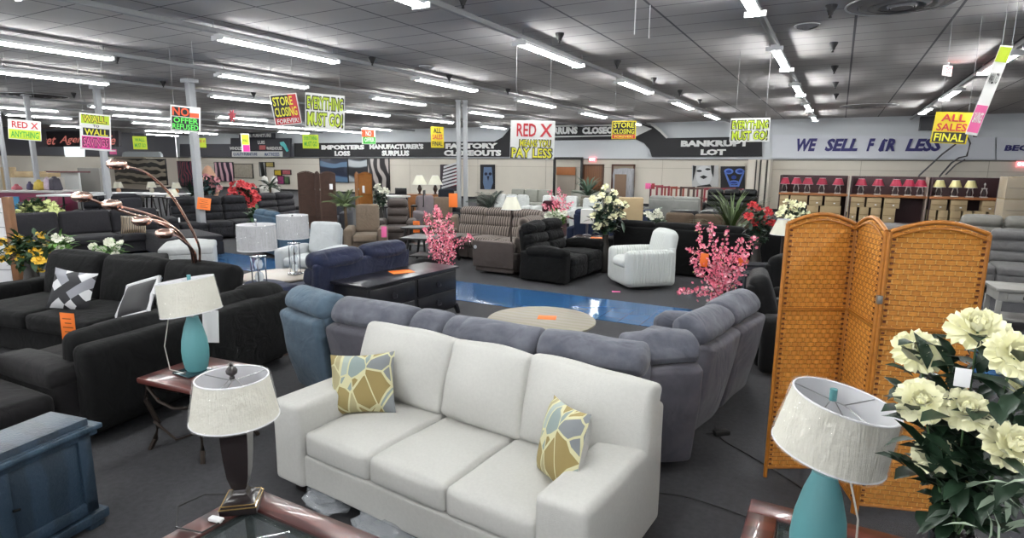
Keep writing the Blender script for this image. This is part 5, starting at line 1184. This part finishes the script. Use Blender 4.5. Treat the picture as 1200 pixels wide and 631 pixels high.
# ================================================================== LAMP SHELVES AT THE BACK RIGHT
YS = 25.2
maroon = mat('shelf_maroon','#3a2226',rough=.6); woodsh = mat('shelf_wood','#9c6236',rough=.5)
kraft = mat('kraft','#b39d79',rough=.85,noise_amt=.12,nscale=2); tape = mat('box_tape','#8a734f',rough=.5)
def wx(px, py=232, y=YS): return PY(px, py, y)
zt = PY(1000,206.5,YS).z; zs = PY(1000,228,YS).z
bays = [(912,993.5,'left'),(995.5,1087,'middle'),(1089,1176,'right')]
for x0, x1, nm in bays:
    a = wx(x0); b_ = wx(x1); W = b_.x-a.x; t = thing('storage_shelf', '%s bay of the dark maroon lamp shelving under the blue lettering banner' % nm, 'shelving', ((a.x+b_.x)/2, YS+.35, 0))
    g = G(); g.box((0,.33,zt/2),(W,.04,zt)); g.build('back_board', maroon, t)
    g = G(); g.box((0,0,zs-.04),(W,.72,.08)); g.build('shelf_board', woodsh, t)
    g = G(); g.box((0,0,.05),(W,.72,.1)); g.build('plinth', maroon, t)
    for sx in (-1,1): g = G(); g.box((sx*(W/2-.03),0,zt/2),(.05,.70,zt)); g.build('side_board', mat('shelf_side','#9b8a80',rough=.6) if (sx == 1 and nm != 'right') else maroon, t)
red_sh = mat('shade_red','#a02340',rough=.6,emit=0); cream_sh = mat('shade_yellow','#d9cf94',rough=.6); wbase = mat('lamp_white','#c9c4be',rough=.4)
lp0 = {}
def shelf_lamp(px, kind, label):
    p = wx(px, 229); loc = (p.x, YS+.12, zs)
    if kind in lp0: return dup(lp0[kind], loc, label=label, group='lamps on the shelves')
    t = thing('table_lamp', label, 'lamp', loc, group='lamps on the shelves'); g = G(); g.soft((0,0,.02),(.22,.14,.04),.01,n=1)
    for sx in (-1,1): g.tube([(sx*.07,0,.03),(sx*.085,0,.16),(sx*.05,0,.30)], .016, 8)
    g.soft((0,0,.31),(.16,.06,.03),.01,n=1); g.build('base', wbase, t); g = G(); g.lathe([(.001,.05),(.028,.07),(.035,.14),(.02,.22),(.03,.27),(.001,.3)], 12); g.build('dark_column', mat('lamp_dark','#3c3434'), t)
    if kind != 'bare': shade(t, .19, .10, .24, .33, m=red_sh if kind == 'red' else cream_sh, wrap=False, lod=20)
    else: g = G(); g.tube([(0,0,.32),(0,0,.42)], .012, 8); g.lathe([(.001,.41),(.03,.43),(.02,.48),(.001,.5)], 10); g.build('bulb_socket', wbase, t)
    lp0[kind] = t; return t
nth = ['leftmost','second','third','fourth','fifth','sixth','seventh','eighth','ninth','last']
for i, px in enumerate((918,932,945,962,981,1008,1028,1049,1064,1078)): shelf_lamp(px, 'red', 'red shaded lamp, %s of ten from the left on the back shelves' % nth[i])
for i, px in enumerate((1100,1119,1137)): shelf_lamp(px, 'cream', 'lamp with a cream yellow shade on the right shelf bay, %s of three' % ['left','middle','right'][i])
shelf_lamp(1153.5, 'bare', 'lamp base without a shade at the right end of the back shelves')
def cbox(name, label, c, s, rot=0, group=None, film_=False, m=kraft):
    t = thing(name, label, 'box', (c[0],c[1],c[2]-s[2]/2), rot, group); g = G(); g.soft((0,0,s[2]/2),s,.006,n=1); g.build('carton', m, t)
    g = G(); g.box((0,-s[1]/2-.001,s[2]/2),(s[0]*.9,.004,.03)); g.box((0,0,s[2]+.001),(.06,s[1]*.96,.004)); g.build('tape', tape, t)
    g = G(); g.box((s[0]*.12,-s[1]/2-.003,s[2]*.3),(.06,.004,.04)); g.build('label_sticker', mat('tag_white','#e8e8e8'), t)
    return t
rowsb = {'left': ([(45,98),(100,185),(188,255),(260,340)],[(45,95),(97,178),(180,240),(242,345)]), 'middle': ([(372,452),(455,530),(535,615)],[(370,420),(425,475),(478,532),(534,600)]),
         'right': ([(752,835),(845,930),(990,1060)],[(740,790),(792,845),(848,905),(907,958),(960,1022),(1026,1080)])}
for nm, (up_, lo_) in rowsb.items():
    for lvl, row in (('upper',up_),('lower',lo_)):
        for i, (c0, c1) in enumerate(row):
            x0 = wx(900+c0/3.94).x; x1 = wx(900+c1/3.94).x; z0, z1 = ((.1,.62) if lvl == 'lower' else (.62,1.02))
            z1 = min(z1, zs-.1); cbox('cardboard_box', '%s brown carton from the left in the %s row of the %s shelf bay' % (nth[i], lvl, nm), ((x0+x1)/2, YS+.25, (z0+z1)/2), (abs(x1-x0)-.05,.48,z1-z0-.004), group='cartons under the lamp shelf')
for k,(z,l) in enumerate(((0,'bottom'),(.62,'second'),(1.24,'top'))):
    p = PY(1190,240,21.5); t = cbox('wrapped_box', 'film wrapped carton at the right edge, %s of the stack' % l, (p.x+.3, 21.5, z+.305), (1.3,.9,.61), group='wrapped cartons at the right edge')
    g = G(); g.soft((0,0,.305),(1.33,.93,.605),.02,n=4,wob=.02,seed=k); g.build('stretch_film', mat('film_grey','#b9bcbd',rough=.2,alpha=.3,bump=2,bscale=8), t)
p = PD(739,240,15.5); cbox('cardboard_box', 'tall open cardboard box standing beside the cream white roses', (p.x, p.y, .62), (.62,.5,1.24), R(20))

# ================================================================== HANGING SIGNS
C = {'y':'#e8e23a','ch':'#c6dc2e','k':'#17171a','r':'#c8323a','m':'#dd2f92','w':'#ecece8','o':'#e8562a','g':'#39a838','pk':'#e2649c','lg':'#5fe05a','dy':'#e6cf24'}
def cm(k): return mat('ink_'+k, C[k], rough=.5)
wire = mat('wire', '#9a9a9c', rough=.5)
def hsign(label, x0, y0, x1, y1, D, board, blocks=(), texts=(), roll=0, yaw=0, aspect=None):
    """blocks and texts use fractions of the board: u from the left, v from the top"""
    cx, cy = (x0+x1)/2, (y0+y1)/2; c = PD(cx, cy, D); W = (x1-x0)*D/FPX; H = (y1-y0)*D/FPX
    if aspect: W = aspect
    yw = atan2(c.x, -c.y)*-1; d = Vector((c.x, c.y)); yw = atan2(-d.x, d.y)
    t = thing('hanging_sign', label, 'sign', c, (0, roll, yw+yaw)); g = G(); g.soft((0,0,0),(W,.008,H),.003,n=1); g.build('board', cm(board), t)
    for (u0,v0,u1,v1,k) in blocks:
        g = G(); g.box(((u0+u1)/2*W-W/2, -.007, H/2-(v0+v1)/2*H), ((u1-u0)*W,.006,(v1-v0)*H), bev=0); g.build('colour_block', cm(k), t)
    for (s_,u0,v0,u1,v1,k,*ol) in texts:
        X = (u0+u1)/2*W-W/2; Z = H/2-(v0+v1)/2*H; w_ = (u1-u0)*W; h_ = (v1-v0)*H
        if ol: text(s_, w_*1.07, h_*1.2, 'lettering_outline', cm(ol[0]), t, X, Z, -.011, bold=.08, depth=.002); y = -.0145
        else: y = -.012
        text(s_, w_, h_, 'lettering', cm(k), t, X, Z, y, bold=.02, depth=.002)
    Mi = (Matrix.Translation(c) @ Matrix.Rotation(yw+yaw,4,'Z') @ Matrix.Rotation(roll,4,'Y')).inverted()
    for sx in (-1,1):
        a = Vector((sx*W*.38,0,H/2)); wp = Mi.inverted() @ a; g = G(); g.tube([a, Mi @ Vector((wp.x, wp.y, CH))], .002, 4); g.build('hanging_wire', wire, t)
    return t
EMG = lambda: [('EVERYTHING',.05,.10,.95,.45,'ch','k'),('MUST GO!',.06,.54,.94,.92,'ch','k')]
hsign('white sign with everything must go in yellow green letters, left of centre', 359,111,403,151, 9.0, 'w', texts=EMG(), roll=R(3))
hsign('yellow and red store closing forever sign tilted left of the everything must go sign', 320,111,350,146, 9.5, 'w', blocks=[(.04,.03,.66,.75,'k'),(.66,.03,.96,.75,'r'),(.04,.75,.96,.97,'r')], texts=[('STORE',.08,.08,.80,.37,'y'),('CLOSING',.08,.42,.90,.72,'y'),('FOREVER!',.1,.79,.9,.94,'w')], roll=R(-8))
hsign('big white red x sign reading means you pay less in the centre', 598,142,650,186, 10.0, 'w', texts=[('RED',.14,.08,.58,.42,'r'),('X',.66,.08,.94,.42,'r'),('MEANS YOU',.22,.50,.90,.68,'y','k'),('PAY LESS',.04,.72,.94,.97,'y','k')], roll=R(1))
hsign('small yellow store closing sign in front of the arrow banner', 717,142,745,163, 12.5, 'dy', blocks=[(.03,.76,.97,.96,'r'),(.05,.06,.95,.74,'k')], texts=[('STORE',.08,.09,.92,.38,'y'),('CLOSING',.07,.44,.93,.71,'y'),('FOREVER!',.12,.80,.88,.93,'y')])
hsign('white everything must go sign right of the arched black banner', 857,139,900,166, 11.0, 'w', texts=EMG())
hsign('yellow all sales final sign with red letters at the right', 1097,132,1132,168, 8.5, 'dy', blocks=[(.04,.64,.96,.97,'k')], texts=[('ALL',.18,.07,.85,.30,'r'),('SALES',.10,.36,.92,.60,'r'),('FINAL',.09,.68,.91,.93,'y')], roll=R(4))
hsign('wall to wall savings sign in yellow, black and magenta at the left', 97,134,127,176, 10.5, 'w', blocks=[(.05,.04,.95,.28,'ch'),(.1,.40,.95,.60,'k'),(.06,.63,.95,.95,'m')], texts=[('WALL',.10,.06,.85,.24,'y','k'),('TO',.42,.30,.62,.37,'k'),('WALL',.15,.42,.9,.59,'y'),('SAVINGS',.10,.68,.90,.90,'pk','k')], roll=R(4))
hsign('orange and green no offer refused sign on the tall post', 202,125,233,154, 10.5, 'w', blocks=[(.05,.06,.64,.42,'k'),(.64,.24,.95,.42,'o'),(.05,.44,.95,.95,'k')], texts=[('NO',.07,.07,.62,.40,'o'),('OFFER',.10,.46,.92,.68,'lg'),('REFUSED',.07,.71,.93,.93,'lg')], roll=R(4))
hsign('white red x sign with lime lettering at the far left', 14,141,44,164, 12.0, 'w', blocks=[(.02,.5,.98,.97,'ch')], texts=[('RED',.12,.1,.6,.42,'r'),('X',.68,.1,.92,.42,'r'),('ANYTHING',.08,.58,.92,.9,'g')], roll=R(4))
hsign('small yellow all sales final sign left of the twin posts', 505,149,520,173, 19, 'dy', texts=[('ALL',.2,.06,.8,.3,'k'),('SALES',.12,.37,.9,.6,'r'),('FINAL',.1,.7,.9,.92,'k')])
hsign('small lime sign left above the importers lettering', 355,158,373,174, 21, 'ch', texts=[('MUST GO',.1,.5,.9,.85,'g'),('EVERYTHING',.1,.1,.9,.4,'g')])
hsign('small orange and green sign above the manufacturers lettering', 424,152,440,169, 19, 'w', blocks=[(.02,.04,.9,.5,'o'),(.1,.5,.98,.97,'g')], texts=[('NO',.3,.1,.7,.45,'w'),('OFFER',.2,.55,.9,.85,'w')])
hsign('small lime sign hanging over the white arched header', 157,160,171,175, 19, 'ch', texts=[('WALL',.15,.15,.85,.4,'g'),('MUST GO',.12,.55,.9,.85,'g')])
hsign('small pale lime sign right of the tall left post', 232,162,241,173, 21, 'ch', texts=[('RED X',.15,.2,.85,.45,'r')])
hsign('small white, lime and pink sign over the department board', 283,157,292,178, 19, 'w', blocks=[(.1,.05,.95,.6,'ch'),(.2,.62,.98,.98,'m')], texts=[('WALL',.2,.3,.8,.45,'k')])
hsign('tiny pink sign under the wall to wall sign', 129,175,136,181, 20, 'pk', blocks=[(.12,.2,.88,.45,'w')])
# long sign seen nearly edge on at the right
t = hsign('tall sign seen almost edge on at the right, lime top and pink foot', 1146,56,1171,158, 4.6, 'w', blocks=[(.05,.02,.95,.18,'ch'),(.05,.66,.95,.97,'pk')], texts=[('WALL TO',.15,.3,.85,.42,'k'),('SAVINGS',.15,.74,.85,.86,'w')], roll=R(12), yaw=R(0), aspect=.08)
# drop wires and starburst
t = thing('drop_wire', 'two bare white wires hanging from the ceiling near the top centre', 'wire', P(742,30,3.9)); 
for (x,y0,y1) in ((745,0,45),(762,6,56)):
    a = P(x,y0,CH)-t.location; g = G(); g.tube([a, a-Vector((0,0,.42))], .006, 5); g.build('wire', mat('wire_white','#c9c9c9'), t)
t = thing('star_sign', 'small red starburst hanging near the ceiling left of the everything must go sign', 'sign', PD(272,136,20)); g = G()
g.prism([(.22*(1 if i%2 else .5)*cos(pi*i/8), .22*(1 if i%2 else .5)*sin(pi*i/8)) for i in range(16)], -.01,.01); g.build('star', mat('star_red','#d95a66'), t); g = G(); g.tube([(0,0,.2),(0,0,CH-t.location.z)],.004,4); g.build('hanging_wire', wire, t)
t = thing('exit_sign', 'small red lit exit sign mounted under the ceiling at the upper right', 'exit sign', P(1110,83,CH-.16), R(60)); g = G(); g.box((0,0,0),(.30,.05,.2)); g.build('housing', mat('exit_red_dim','#e3d9d6',emit=.3), t); text('EXIT',.24,.12,'lettering',mat('exit_red_letter','#ff2a2a',emit=4),t,0,0,-.027,bold=.03); g = G(); g.tube([(0,0,.1),(0,0,.16)],.02,8); g.build('mount', hous, t)
# ================================================================== TAGS
paper('orange sale tag hanging on the black sectional', P(80,384,.62), (R(8),R(6),R(35)), .12,.28, words=('SALE','TODAY'))
paper('orange sale tag on the dark grey plush sofa back', P(239,239,.98), (R(-10),R(10),R(60)), .32,.32, words=('SALE',))
paper('orange tag on the arm of the dark brown leather recliner', PD(488,266,15.0), (0,0,R(30)), .17,.30, words=('SALE',))
paper('pink and white tag on the side table beside the tan recliner', PD(450,272,13.3), (0,0,R(30)), .12,.25, m=mat('tag_pink','#e2649c'))
paper('orange tag hanging in the near pink blossom, left side', PD(825,305,6.9), (0,R(5),R(10)), .09,.16)
paper('orange tag hanging in the near pink blossom, right side', PD(871,306,6.9), (0,R(-20),R(10)), .1,.09)
paper('orange tag on the black tall recliner arm', PD(531,235,17), (0,0,R(30)), .25,.4)
paper('white product label behind the teal lamp on the left end table', PD(247,383,4.6), (0,R(3),R(35)), .12,.26, m=mat('tag_white','#e8e8e8'))
paper('white price slip on the brown folding screen', PD(388,219,16.05), (0,0,R(25)), .09,.15, m=MATS['tag_white'])
paper('pink slip lying on the carpet by the white swivel chair', (P(722,342,.004)), (pi/2,0,.4), .14,.1, m=MATS['tag_pink'])
# ================================================================== REMAINING FURNITURE
blk = mat('black_lacquer','#151416',rough=.35)
def simple_table(name, label, loc, rot, w, d, h, m, ml=None, shelf=None, round_=False, cat='table'):
    t = thing(name, label, cat, loc, rot); g = G()
    if round_: g.lathe([(.001,h-.04),(w/2,h-.04),(w/2,h),(.001,h)], 32)
    else: g.soft((0,0,h-.02),(w,d,.04),.008,n=1)
    g.build('tabletop', m, t)
    for sx in (-1,1):
        for sy in (-1,1): g = G(); k = .33 if round_ else .45; g.tube([(sx*w*k*.8,sy*d*k*.8,h-.04),(sx*w*k,sy*d*k,0)], .028, 6); g.build('leg', ml or m, t)
    if shelf: g = G(); g.box((0,0,shelf),(w*.75,d*.75,.02)); g.build('shelf', ml or m, t)
    return t
simple_table('side_table', 'black end table between the leather recliner and the pink blossom', P(470,300,0)+Vector((0,.6,0)), R(20), .6,.6,.62, blk, shelf=.2)
simple_table('side_table', 'dark end table with a pale reflecting top behind the tall pink blossom', P(525,308,0)+Vector((-.35,-.1,0)), R(15), 1.1,.8,.55, blk, shelf=.15)
st = simple_table('side_table', 'dark brown side table beside the black plush loveseat carrying the boxy lamp', (-4.45,11.6,0), R(10), .75,.6,.6, mat('dark_walnut','#3b2a22',rough=.25), shelf=.2)
paper('orange card on the dark brown side table', (-4.25,11.45,.603), (pi/2,0,.3), .3,.22)
t = thing('table_lamp', 'table lamp with a boxy white shade on the dark brown side table', 'lamp', (-4.6,11.7,.6), R(20)); g = G(); g.lathe([(.001,0),(.09,0),(.09,.02),(.02,.04),(.025,.2),(.015,.3),(.001,.3)], 16); g.build('base', mat('lamp_grey','#55555c',rough=.3), t)
g = G(); sq(g, [(.20,.27),(.23,.27)][:1]+[(.19,.56)]); g.build('lamp_shade', mat('shade_white','#dcdcd8',rough=.6), t)
bl2 = [('table_lamp','white bell shaded lamp left of the two on the dresser',497),('table_lamp','white bell shaded lamp right of the two on the dresser',512)]
p = PD(496,240,21); t = thing('dresser', 'honey wood dresser under the two bell shaded lamps', 'dresser', (p.x+.1,p.y,0), R(28)); ow = mat('honey_wood','#9a6436',rough=.45,noise_amt=.2,nscale=3)
g = G(); g.soft((0,0,.5),(1.15,.5,.95),.01,n=1); g.build('body', ow, t); g = G(); g.soft((0,0,.985),(1.22,.55,.03),.008,n=1); g.build('top', ow, t)
for k in range(3): g = G(); g.soft((0,-.26,.2+.3*k),(1.05,.02,.26),.006,n=1); d = g.build('drawer', ow, t); g = G(); g.box((0,-.28,.2+.3*k),(.2,.015,.02)); g.build('drawer_pull', darkmetal, d)
for (nm,l,px), dx in zip(bl2, (-.2,.36)):
    o = Matrix.Rotation(R(28),3,'Z') @ Vector((dx,0,0)); t = thing(nm, l, 'lamp', (p.x+.1+o.x,p.y+o.y,1.0)); g = G(); g.lathe([(.001,0),(.09,0),(.03,.05),(.09,.18),(.03,.34),(.001,.34)], 14); g.build('base', mat('lamp_brown','#3a2c26',rough=.4), t)
    shade(t, .26, .10, .32, .34, m=mat('shade_bell','#dcdac8',rough=.6), wrap=False, lod=20)
for (px,py,D,l) in ((1193/10+480,238,11.2,'white bell shaded table lamp left of the striped sectional top'),(918,266,9.3,'small white shaded lamp in front of the pale yellow flowers'),(202,226,19,'cream cone shaded lamp behind the dark plush sofa at the left')):
    q = PD(px,py,D); t = thing('floor_lamp', l, 'lamp', (q.x,q.y,0)); g = G(); g.lathe([(.001,0),(.14,0),(.14,.02),(.015,.04),(.015,q.z-.1),(.001,q.z-.1)], 16); g.build('pole', mat('lamp_brown','#3a2c26',rough=.4), t); shade(t, .19, .09, .24, q.z-.12, m=mat('shade_bell','#dcdac8',rough=.6), wrap=False, lod=20)
# small black cafe set
p = PD(463,240,19); t = simple_table('cafe_table', 'high round cafe table with a pale top in front of the cream panel', (p.x,p.y,0), 0, 1.0,1.0,1.05, mat('pale_top','#bfc1bf',rough=.4), blk, round_=True)
def cafe_chair(label, loc, rot, h=.75, m=blk, name='dining_chair'):
    t = thing(name, label, 'chair', loc, rot); g = G(); g.soft((0,0,h),(.42,.42,.06),.02,n=2); g.build('seat', m, t); g = G()
    g.box((-.19,.2,h+.25),(.03,.03,.5)); g.box((.19,.2,h+.25),(.03,.03,.5)); g.soft((0,.2,h+.4),(.38,.025,.2),.01,n=1); g.build('backrest', m, t)
    for sx in (-1,1):
        for sy in (-1,1): g = G(); g.tube([(sx*.17,sy*.17,h-.03),(sx*.2,sy*.2,0)], .018, 6); g.build('leg', m, t)
    return t
cafe_chair('black bar chair left of the high round cafe table', (p.x-.45,p.y+.75,0), R(20)); cafe_chair('black bar chair right of the high round cafe table', (p.x+.85,p.y+.1,0), R(-60)); cafe_chair('black bar chair in front of the high round cafe table', (p.x+.3,p.y-.85,0), R(170))
# red bunk frames
redm = mat('red_metal','#7e2330',rough=.45); brn = mat('brown_frame','#4a3028',rough=.5)
def bunk(label, px0, px1, pyt, D, m):
    a = PD(px0,pyt,D); b_ = PD(px1,pyt,D); t = thing('bed_frame', label, 'bed frame', ((a.x+b_.x)/2,(a.y+b_.y)/2,0), atan2(b_.y-a.y,b_.x-a.x)); W = (b_-a).length; H = a.z
    for sy in (0,1.0):
        for sx in (-1,1): g = G(); g.box((sx*W/2,sy,H/2),(.07,.07,H)); g.build('post', m, t)
        g = G(); g.box((0,sy,H-.04),(W,.05,.06)); g.box((0,sy,H*.55),(W,.05,.05)); g.build('end_rail', m, t)
    g = G(); 
    for sx in (-1,1): g.box((sx*W/2,.5,H*.6),(.04,1.0,.08))
    g.build('side_rail', m, t)
bunk('red metal bunk frame, left one near the small pink sign', 770,784,218,22, redm); bunk('orange red bunk frame in the middle of the frames', 787,801,219.5,24, mat('red_orange_metal','#8a3a2a',rough=.45)); bunk('black bunk frame right of the red ones', 807,823,220,22, brn); bunk('long red metal bed rail in front of the two face posters', 826,871,221,25.6, redm)
q = PD(762,219,21); t = thing('floor_sign', 'small pink square sign on a thin stand beside the red bunk frames', 'sign', (q.x,q.y,0)); g = G(); g.tube([(0,0,0.01),(0,0,q.z)],.015,6); g.lathe([(.001,0),(.14,0),(.14,.02),(.001,.03)],14); g.build('stand', blk, t); g = G(); g.box((-.08,0,q.z+.02),(.2,.02,.2)); g.build('panel', mat('tag_pink','#e2649c'), t); g = G(); g.box((.1,0,q.z+.02),(.12,.02,.2)); g.build('red_panel', mat('dull_red','#8d2a30'), t)
# left side: counter, boxes, tables, chairs, lamps
def box_thing(name, label, cat, px0, py0, px1, py1, D, dep, m, floor=True, parts=None, rot=0):
    a = PD(px0,(py0+py1)/2,D); b_ = PD(px1,(py0+py1)/2,D); c = (a+b_)/2; z1 = PD((px0+px1)/2,py0,D).z; z0 = 0 if floor else PD((px0+px1)/2,py1,D).z; W = (b_-a).length
    t = thing(name, label, cat, (c.x,c.y,z0), atan2(b_.y-a.y,b_.x-a.x)+rot); g = G(); g.soft((0,dep/2,(z1-z0)/2),(W,dep,z1-z0),.015,n=1); g.build('body', m, t)
    return t, W, z1-z0
t, W, Hh = box_thing('sales_counter', 'raspberry red sales counter with a white top at the left edge', 'counter', 0,226,68,248, 17.5, .8, mat('raspberry','#7c2b4a',rough=.5))
g = G(); g.soft((0,.4,Hh+.03),(W+.1,.95,.06),.01,n=1); g.build('countertop', mat('counter_white','#b9b4b4',rough=.4), t); g = G(); g.box((W*.05,-.02,Hh*.72),(W*.85,.03,.06)); g.build('dark_reveal', mat('reveal','#2a1420'), t); g = G(); g.box((-W*.27,-.03,Hh*.55),(W*.24,.03,Hh*.7)); g.build('blue_poster', mat('poster_blue','#3d86ad',rough=.5), t)
ctop = Hh+.06
for k,(px,c_,w_,h_,l) in enumerate(((6,'#b8606a',.28,.12,'low red tray'),(22,'#3f3a5c',.2,.2,'small indigo carton'),(33,'#cdb34a',.3,.26,'yellow paper bag'),(43,'#c9b7c9',.22,.34,'lilac jar'),(52,'#3b3744',.34,.36,'dark figurine'))):
    q = PD(px,224,17.7); t = thing('counter_item', l+' on top of the raspberry red counter', 'ornament', (q.x, q.y+.3, ctop)); g = G(); g.soft((0,0,h_/2),(w_,w_*.7,h_),.05,n=3,taper=-.2); g.build('body', mat('ci%d'%k,c_,rough=.6,noise_amt=.3), t); g = G(); g.lathe([(.001,h_-.01),(w_*.22,h_),(w_*.15,h_+.05),(.001,h_+.06)],12); g.build('lid', mat('ci%d'%k,c_), t)
t, W, Hh = box_thing('white_panel_stand', 'white slatted panel stand with a brown wood edge at the far left', 'display stand', -14,232,8,330, 8.8, .08, mat('panel_white','#d2d2d4',rough=.6)); g = G(); g.box((W/2+.06,.04,Hh/2),(.1,.1,Hh+.04)); g.build('wood_edge', mat('edge_brown','#7a5232',rough=.5,noise_amt=.2), t)
for k in range(5): g = G(); g.box((0,-.005,Hh*(.3+.14*k)),(W*.98,.012,.012)); g.build('slat_line', mat('slat_grey','#8e8e92'), t)
t, W, Hh = box_thing('storage_rack', 'low grey white partition behind the counter and the wave painting', 'partition', 57,202,93,228, 21, .1, mat('part_white','#bfc1c0',rough=.7)); g = G(); g.box((W*.2,-.06,Hh+.02),(W*1.4,.14,.05)); g.build('cap_rail', mat('cap_mar','#6d4244'), t)
box_thing('mattress', 'grey mattress leaning below the wave painting', 'mattress', 92,197,117,226, 21.5, .2, mat('matt_grey','#85837f',rough=.8))
t, W, Hh = box_thing('mattress', 'cream wrapped mattress against the left room wall', 'mattress', 2,196,14,226, 21, .25, mat('matt_tan','#a08c6c',rough=.8))
t,W,Hh = box_thing('cardboard_box', 'flat brown carton on the partition ledge at the far left', 'box', 17,201,41,208, 19.6, .5, kraft, floor=False); t,W,Hh = box_thing('cardboard_box', 'flat narrow brown carton right of the other flat carton', 'box', 43,203,58,208, 19.6, .5, kraft, floor=False)
t, W, Hh = box_thing('shelf_rack', 'long low shelf holding the flat cartons at the far left', 'shelf', 12,208.5,60,212, 19.6, .6, mat('shelf_grey','#a8a49c'), floor=True)
wc = mat('table_white','#c4c6c8',rough=.35)
for k,(px,py,D,w_,l) in enumerate(((84,228,16.5,1.3,'cream topped dining table behind the charcoal sectional'),(128,226,19,1.6,'white dining table, left of the glossy ones under the ring painting'),(150,226,21.5,1.8,'glossy white dining table under the ring painting'),(190,227,20,1.5,'pale dining table behind the tall curved lamp arm'))):
    q = PD(px,py,D); simple_table('dining_table', l, (q.x,q.y,0), R(30), w_, .9, q.z, wc, blk)
    for j,(dx,dy) in enumerate(((-.5,-.75),(.45,-.7))):
        cafe_chair('%s black dining chair at the %s' % (['left','right'][j], l.split(',')[0]), (q.x+dx, q.y+dy, 0), R(200-60*j), .47)
for k,(px,D,c_,l) in enumerate(((138,21,'#c9a184','small bronze table lamp'),(206,21,'#b07c54','small orange ornament lamp'),(177,21.5,'#d6d0c0','small ivory lamp'))):
    q = PD(px,214,D); t = simple_table('console_table', 'narrow console table carrying the %s' % l, (q.x,q.y,0), R(30), .8,.35,.8, blk); t2_ = thing('table_lamp', l+' on a narrow console at the left', 'lamp', (q.x,q.y,.8)); g = G(); g.lathe([(.001,0),(.09,0),(.05,.1),(.08,.25),(.02,.35),(.001,.35)],14); g.build('base', mat('cl%d'%k,c_,rough=.4), t2_); shade(t2_, .16,.1,.2,.33, m=mat('shade_bell','#dcdac8'), wrap=False, lod=16)
q = PD(245,215,21); t = thing('mannequin_figure', 'peach coloured decorative figure and frames against the beige wall', 'ornament', (q.x,q.y,0)); g = G(); g.lathe([(.001,0),(.35,0),(.3,.1),(.2,.7),(.35,1.1),(.25,1.6),(.1,1.9),(.001,1.95)],16); g.build('body', mat('peach','#c49a80',rough=.7,noise_amt=.3,nscale=4), t)
bouquet('faded pink and teal bouquet below the violet poster', grounded(243,232,19.5), ring(246,216,26,26,10,19.5,21,1.6), [rmesh(mat('petal_dusty','#b97f86'),14)], tallv(1.0), vd, mat('leaf_teal','#33494a'), .3, .1, 12, seed=22)
for k,(px,l) in enumerate(((311,'left'),(322,'right'))):
    q = PD(px,222,21); t = thing('statue', 'white carved statue %s of the dark small palm' % l, 'statue', (q.x,q.y,0)); g = G(); g.lathe([(.001,0),(.2,0),(.2,.4),(.1,.5),(.16,.9),(.2,1.15),(.08,1.3),(.12,1.42),(.09,1.55),(.001,1.6)],16); g.build('body', mat('plaster','#d8d6d0',rough=.6), t)
seat('armchair','dark brown curved settee behind the red flowers','armchair', tuple(grounded(300,228,21.5)), R(10), n=2, W=1.5, D=.9, bh=1.05, style='plain', m=fab('dark_settee','#3b3634'))
q = PD(725,200,24.5)
q = PY(731,200,YW-.35); t = thing('plastic_bundle', 'tall item wrapped in clear plastic in the right hand doorway', 'wrapped item', (q.x,q.y,0)); g = G(); g.soft((0,0,.95),(1.1,.25,1.9),.08,n=6,wob=.06,seed=3); g.build('plastic_sheet', mat('sheet_pale','#a8a8ac',rough=.25,noise_amt=.3,nscale=6,stretch=(4,4,.4)), t); g = G(); g.box((-.1,-.16,.85),(.6,.06,1.5)); g.build('carton_board', mat('board_brown','#7d6450'), t)
q = PD(705,232,21); seat('sofa','grey brown sofa with a slanted back below the yucca','sofa',(q.x,q.y,0),R(200),n=2,W=1.9,D=.95,bh=1.0,style='plain',m=fab('olive_grey','#6b665c'))
# floor cords
def cord(label, pts, r=.005): t = thing('extension_cable', label, 'cord'); g = G(); g.tube(bez([P(x,y,.006) for x,y in pts], 10), r, 6); g.build('cable', mat('cord_black','#131313'), t)
cord('thin black cord running from the white sofa to the right across the carpet', [(770,578),(800,582),(835,592),(875,606)])
cord('thin black cord on the carpet between the suede sectional and the wicker screen', [(838,500),(846,515),(880,535),(930,566),(960,590)])
t = thing('power_brick', 'black power brick on the carpet beside the suede sectional', 'power supply', P(845,510,0), R(40)); g = G(); g.soft((0,0,.02),(.13,.06,.04),.01,n=2); g.build('case', mat('cord_black','#131313'), t); g = G(); g.tube([(-.06,0,.02),(-.12,.02,.01)],.005,6); g.build('lead', mat('cord_black','#131313'), t)
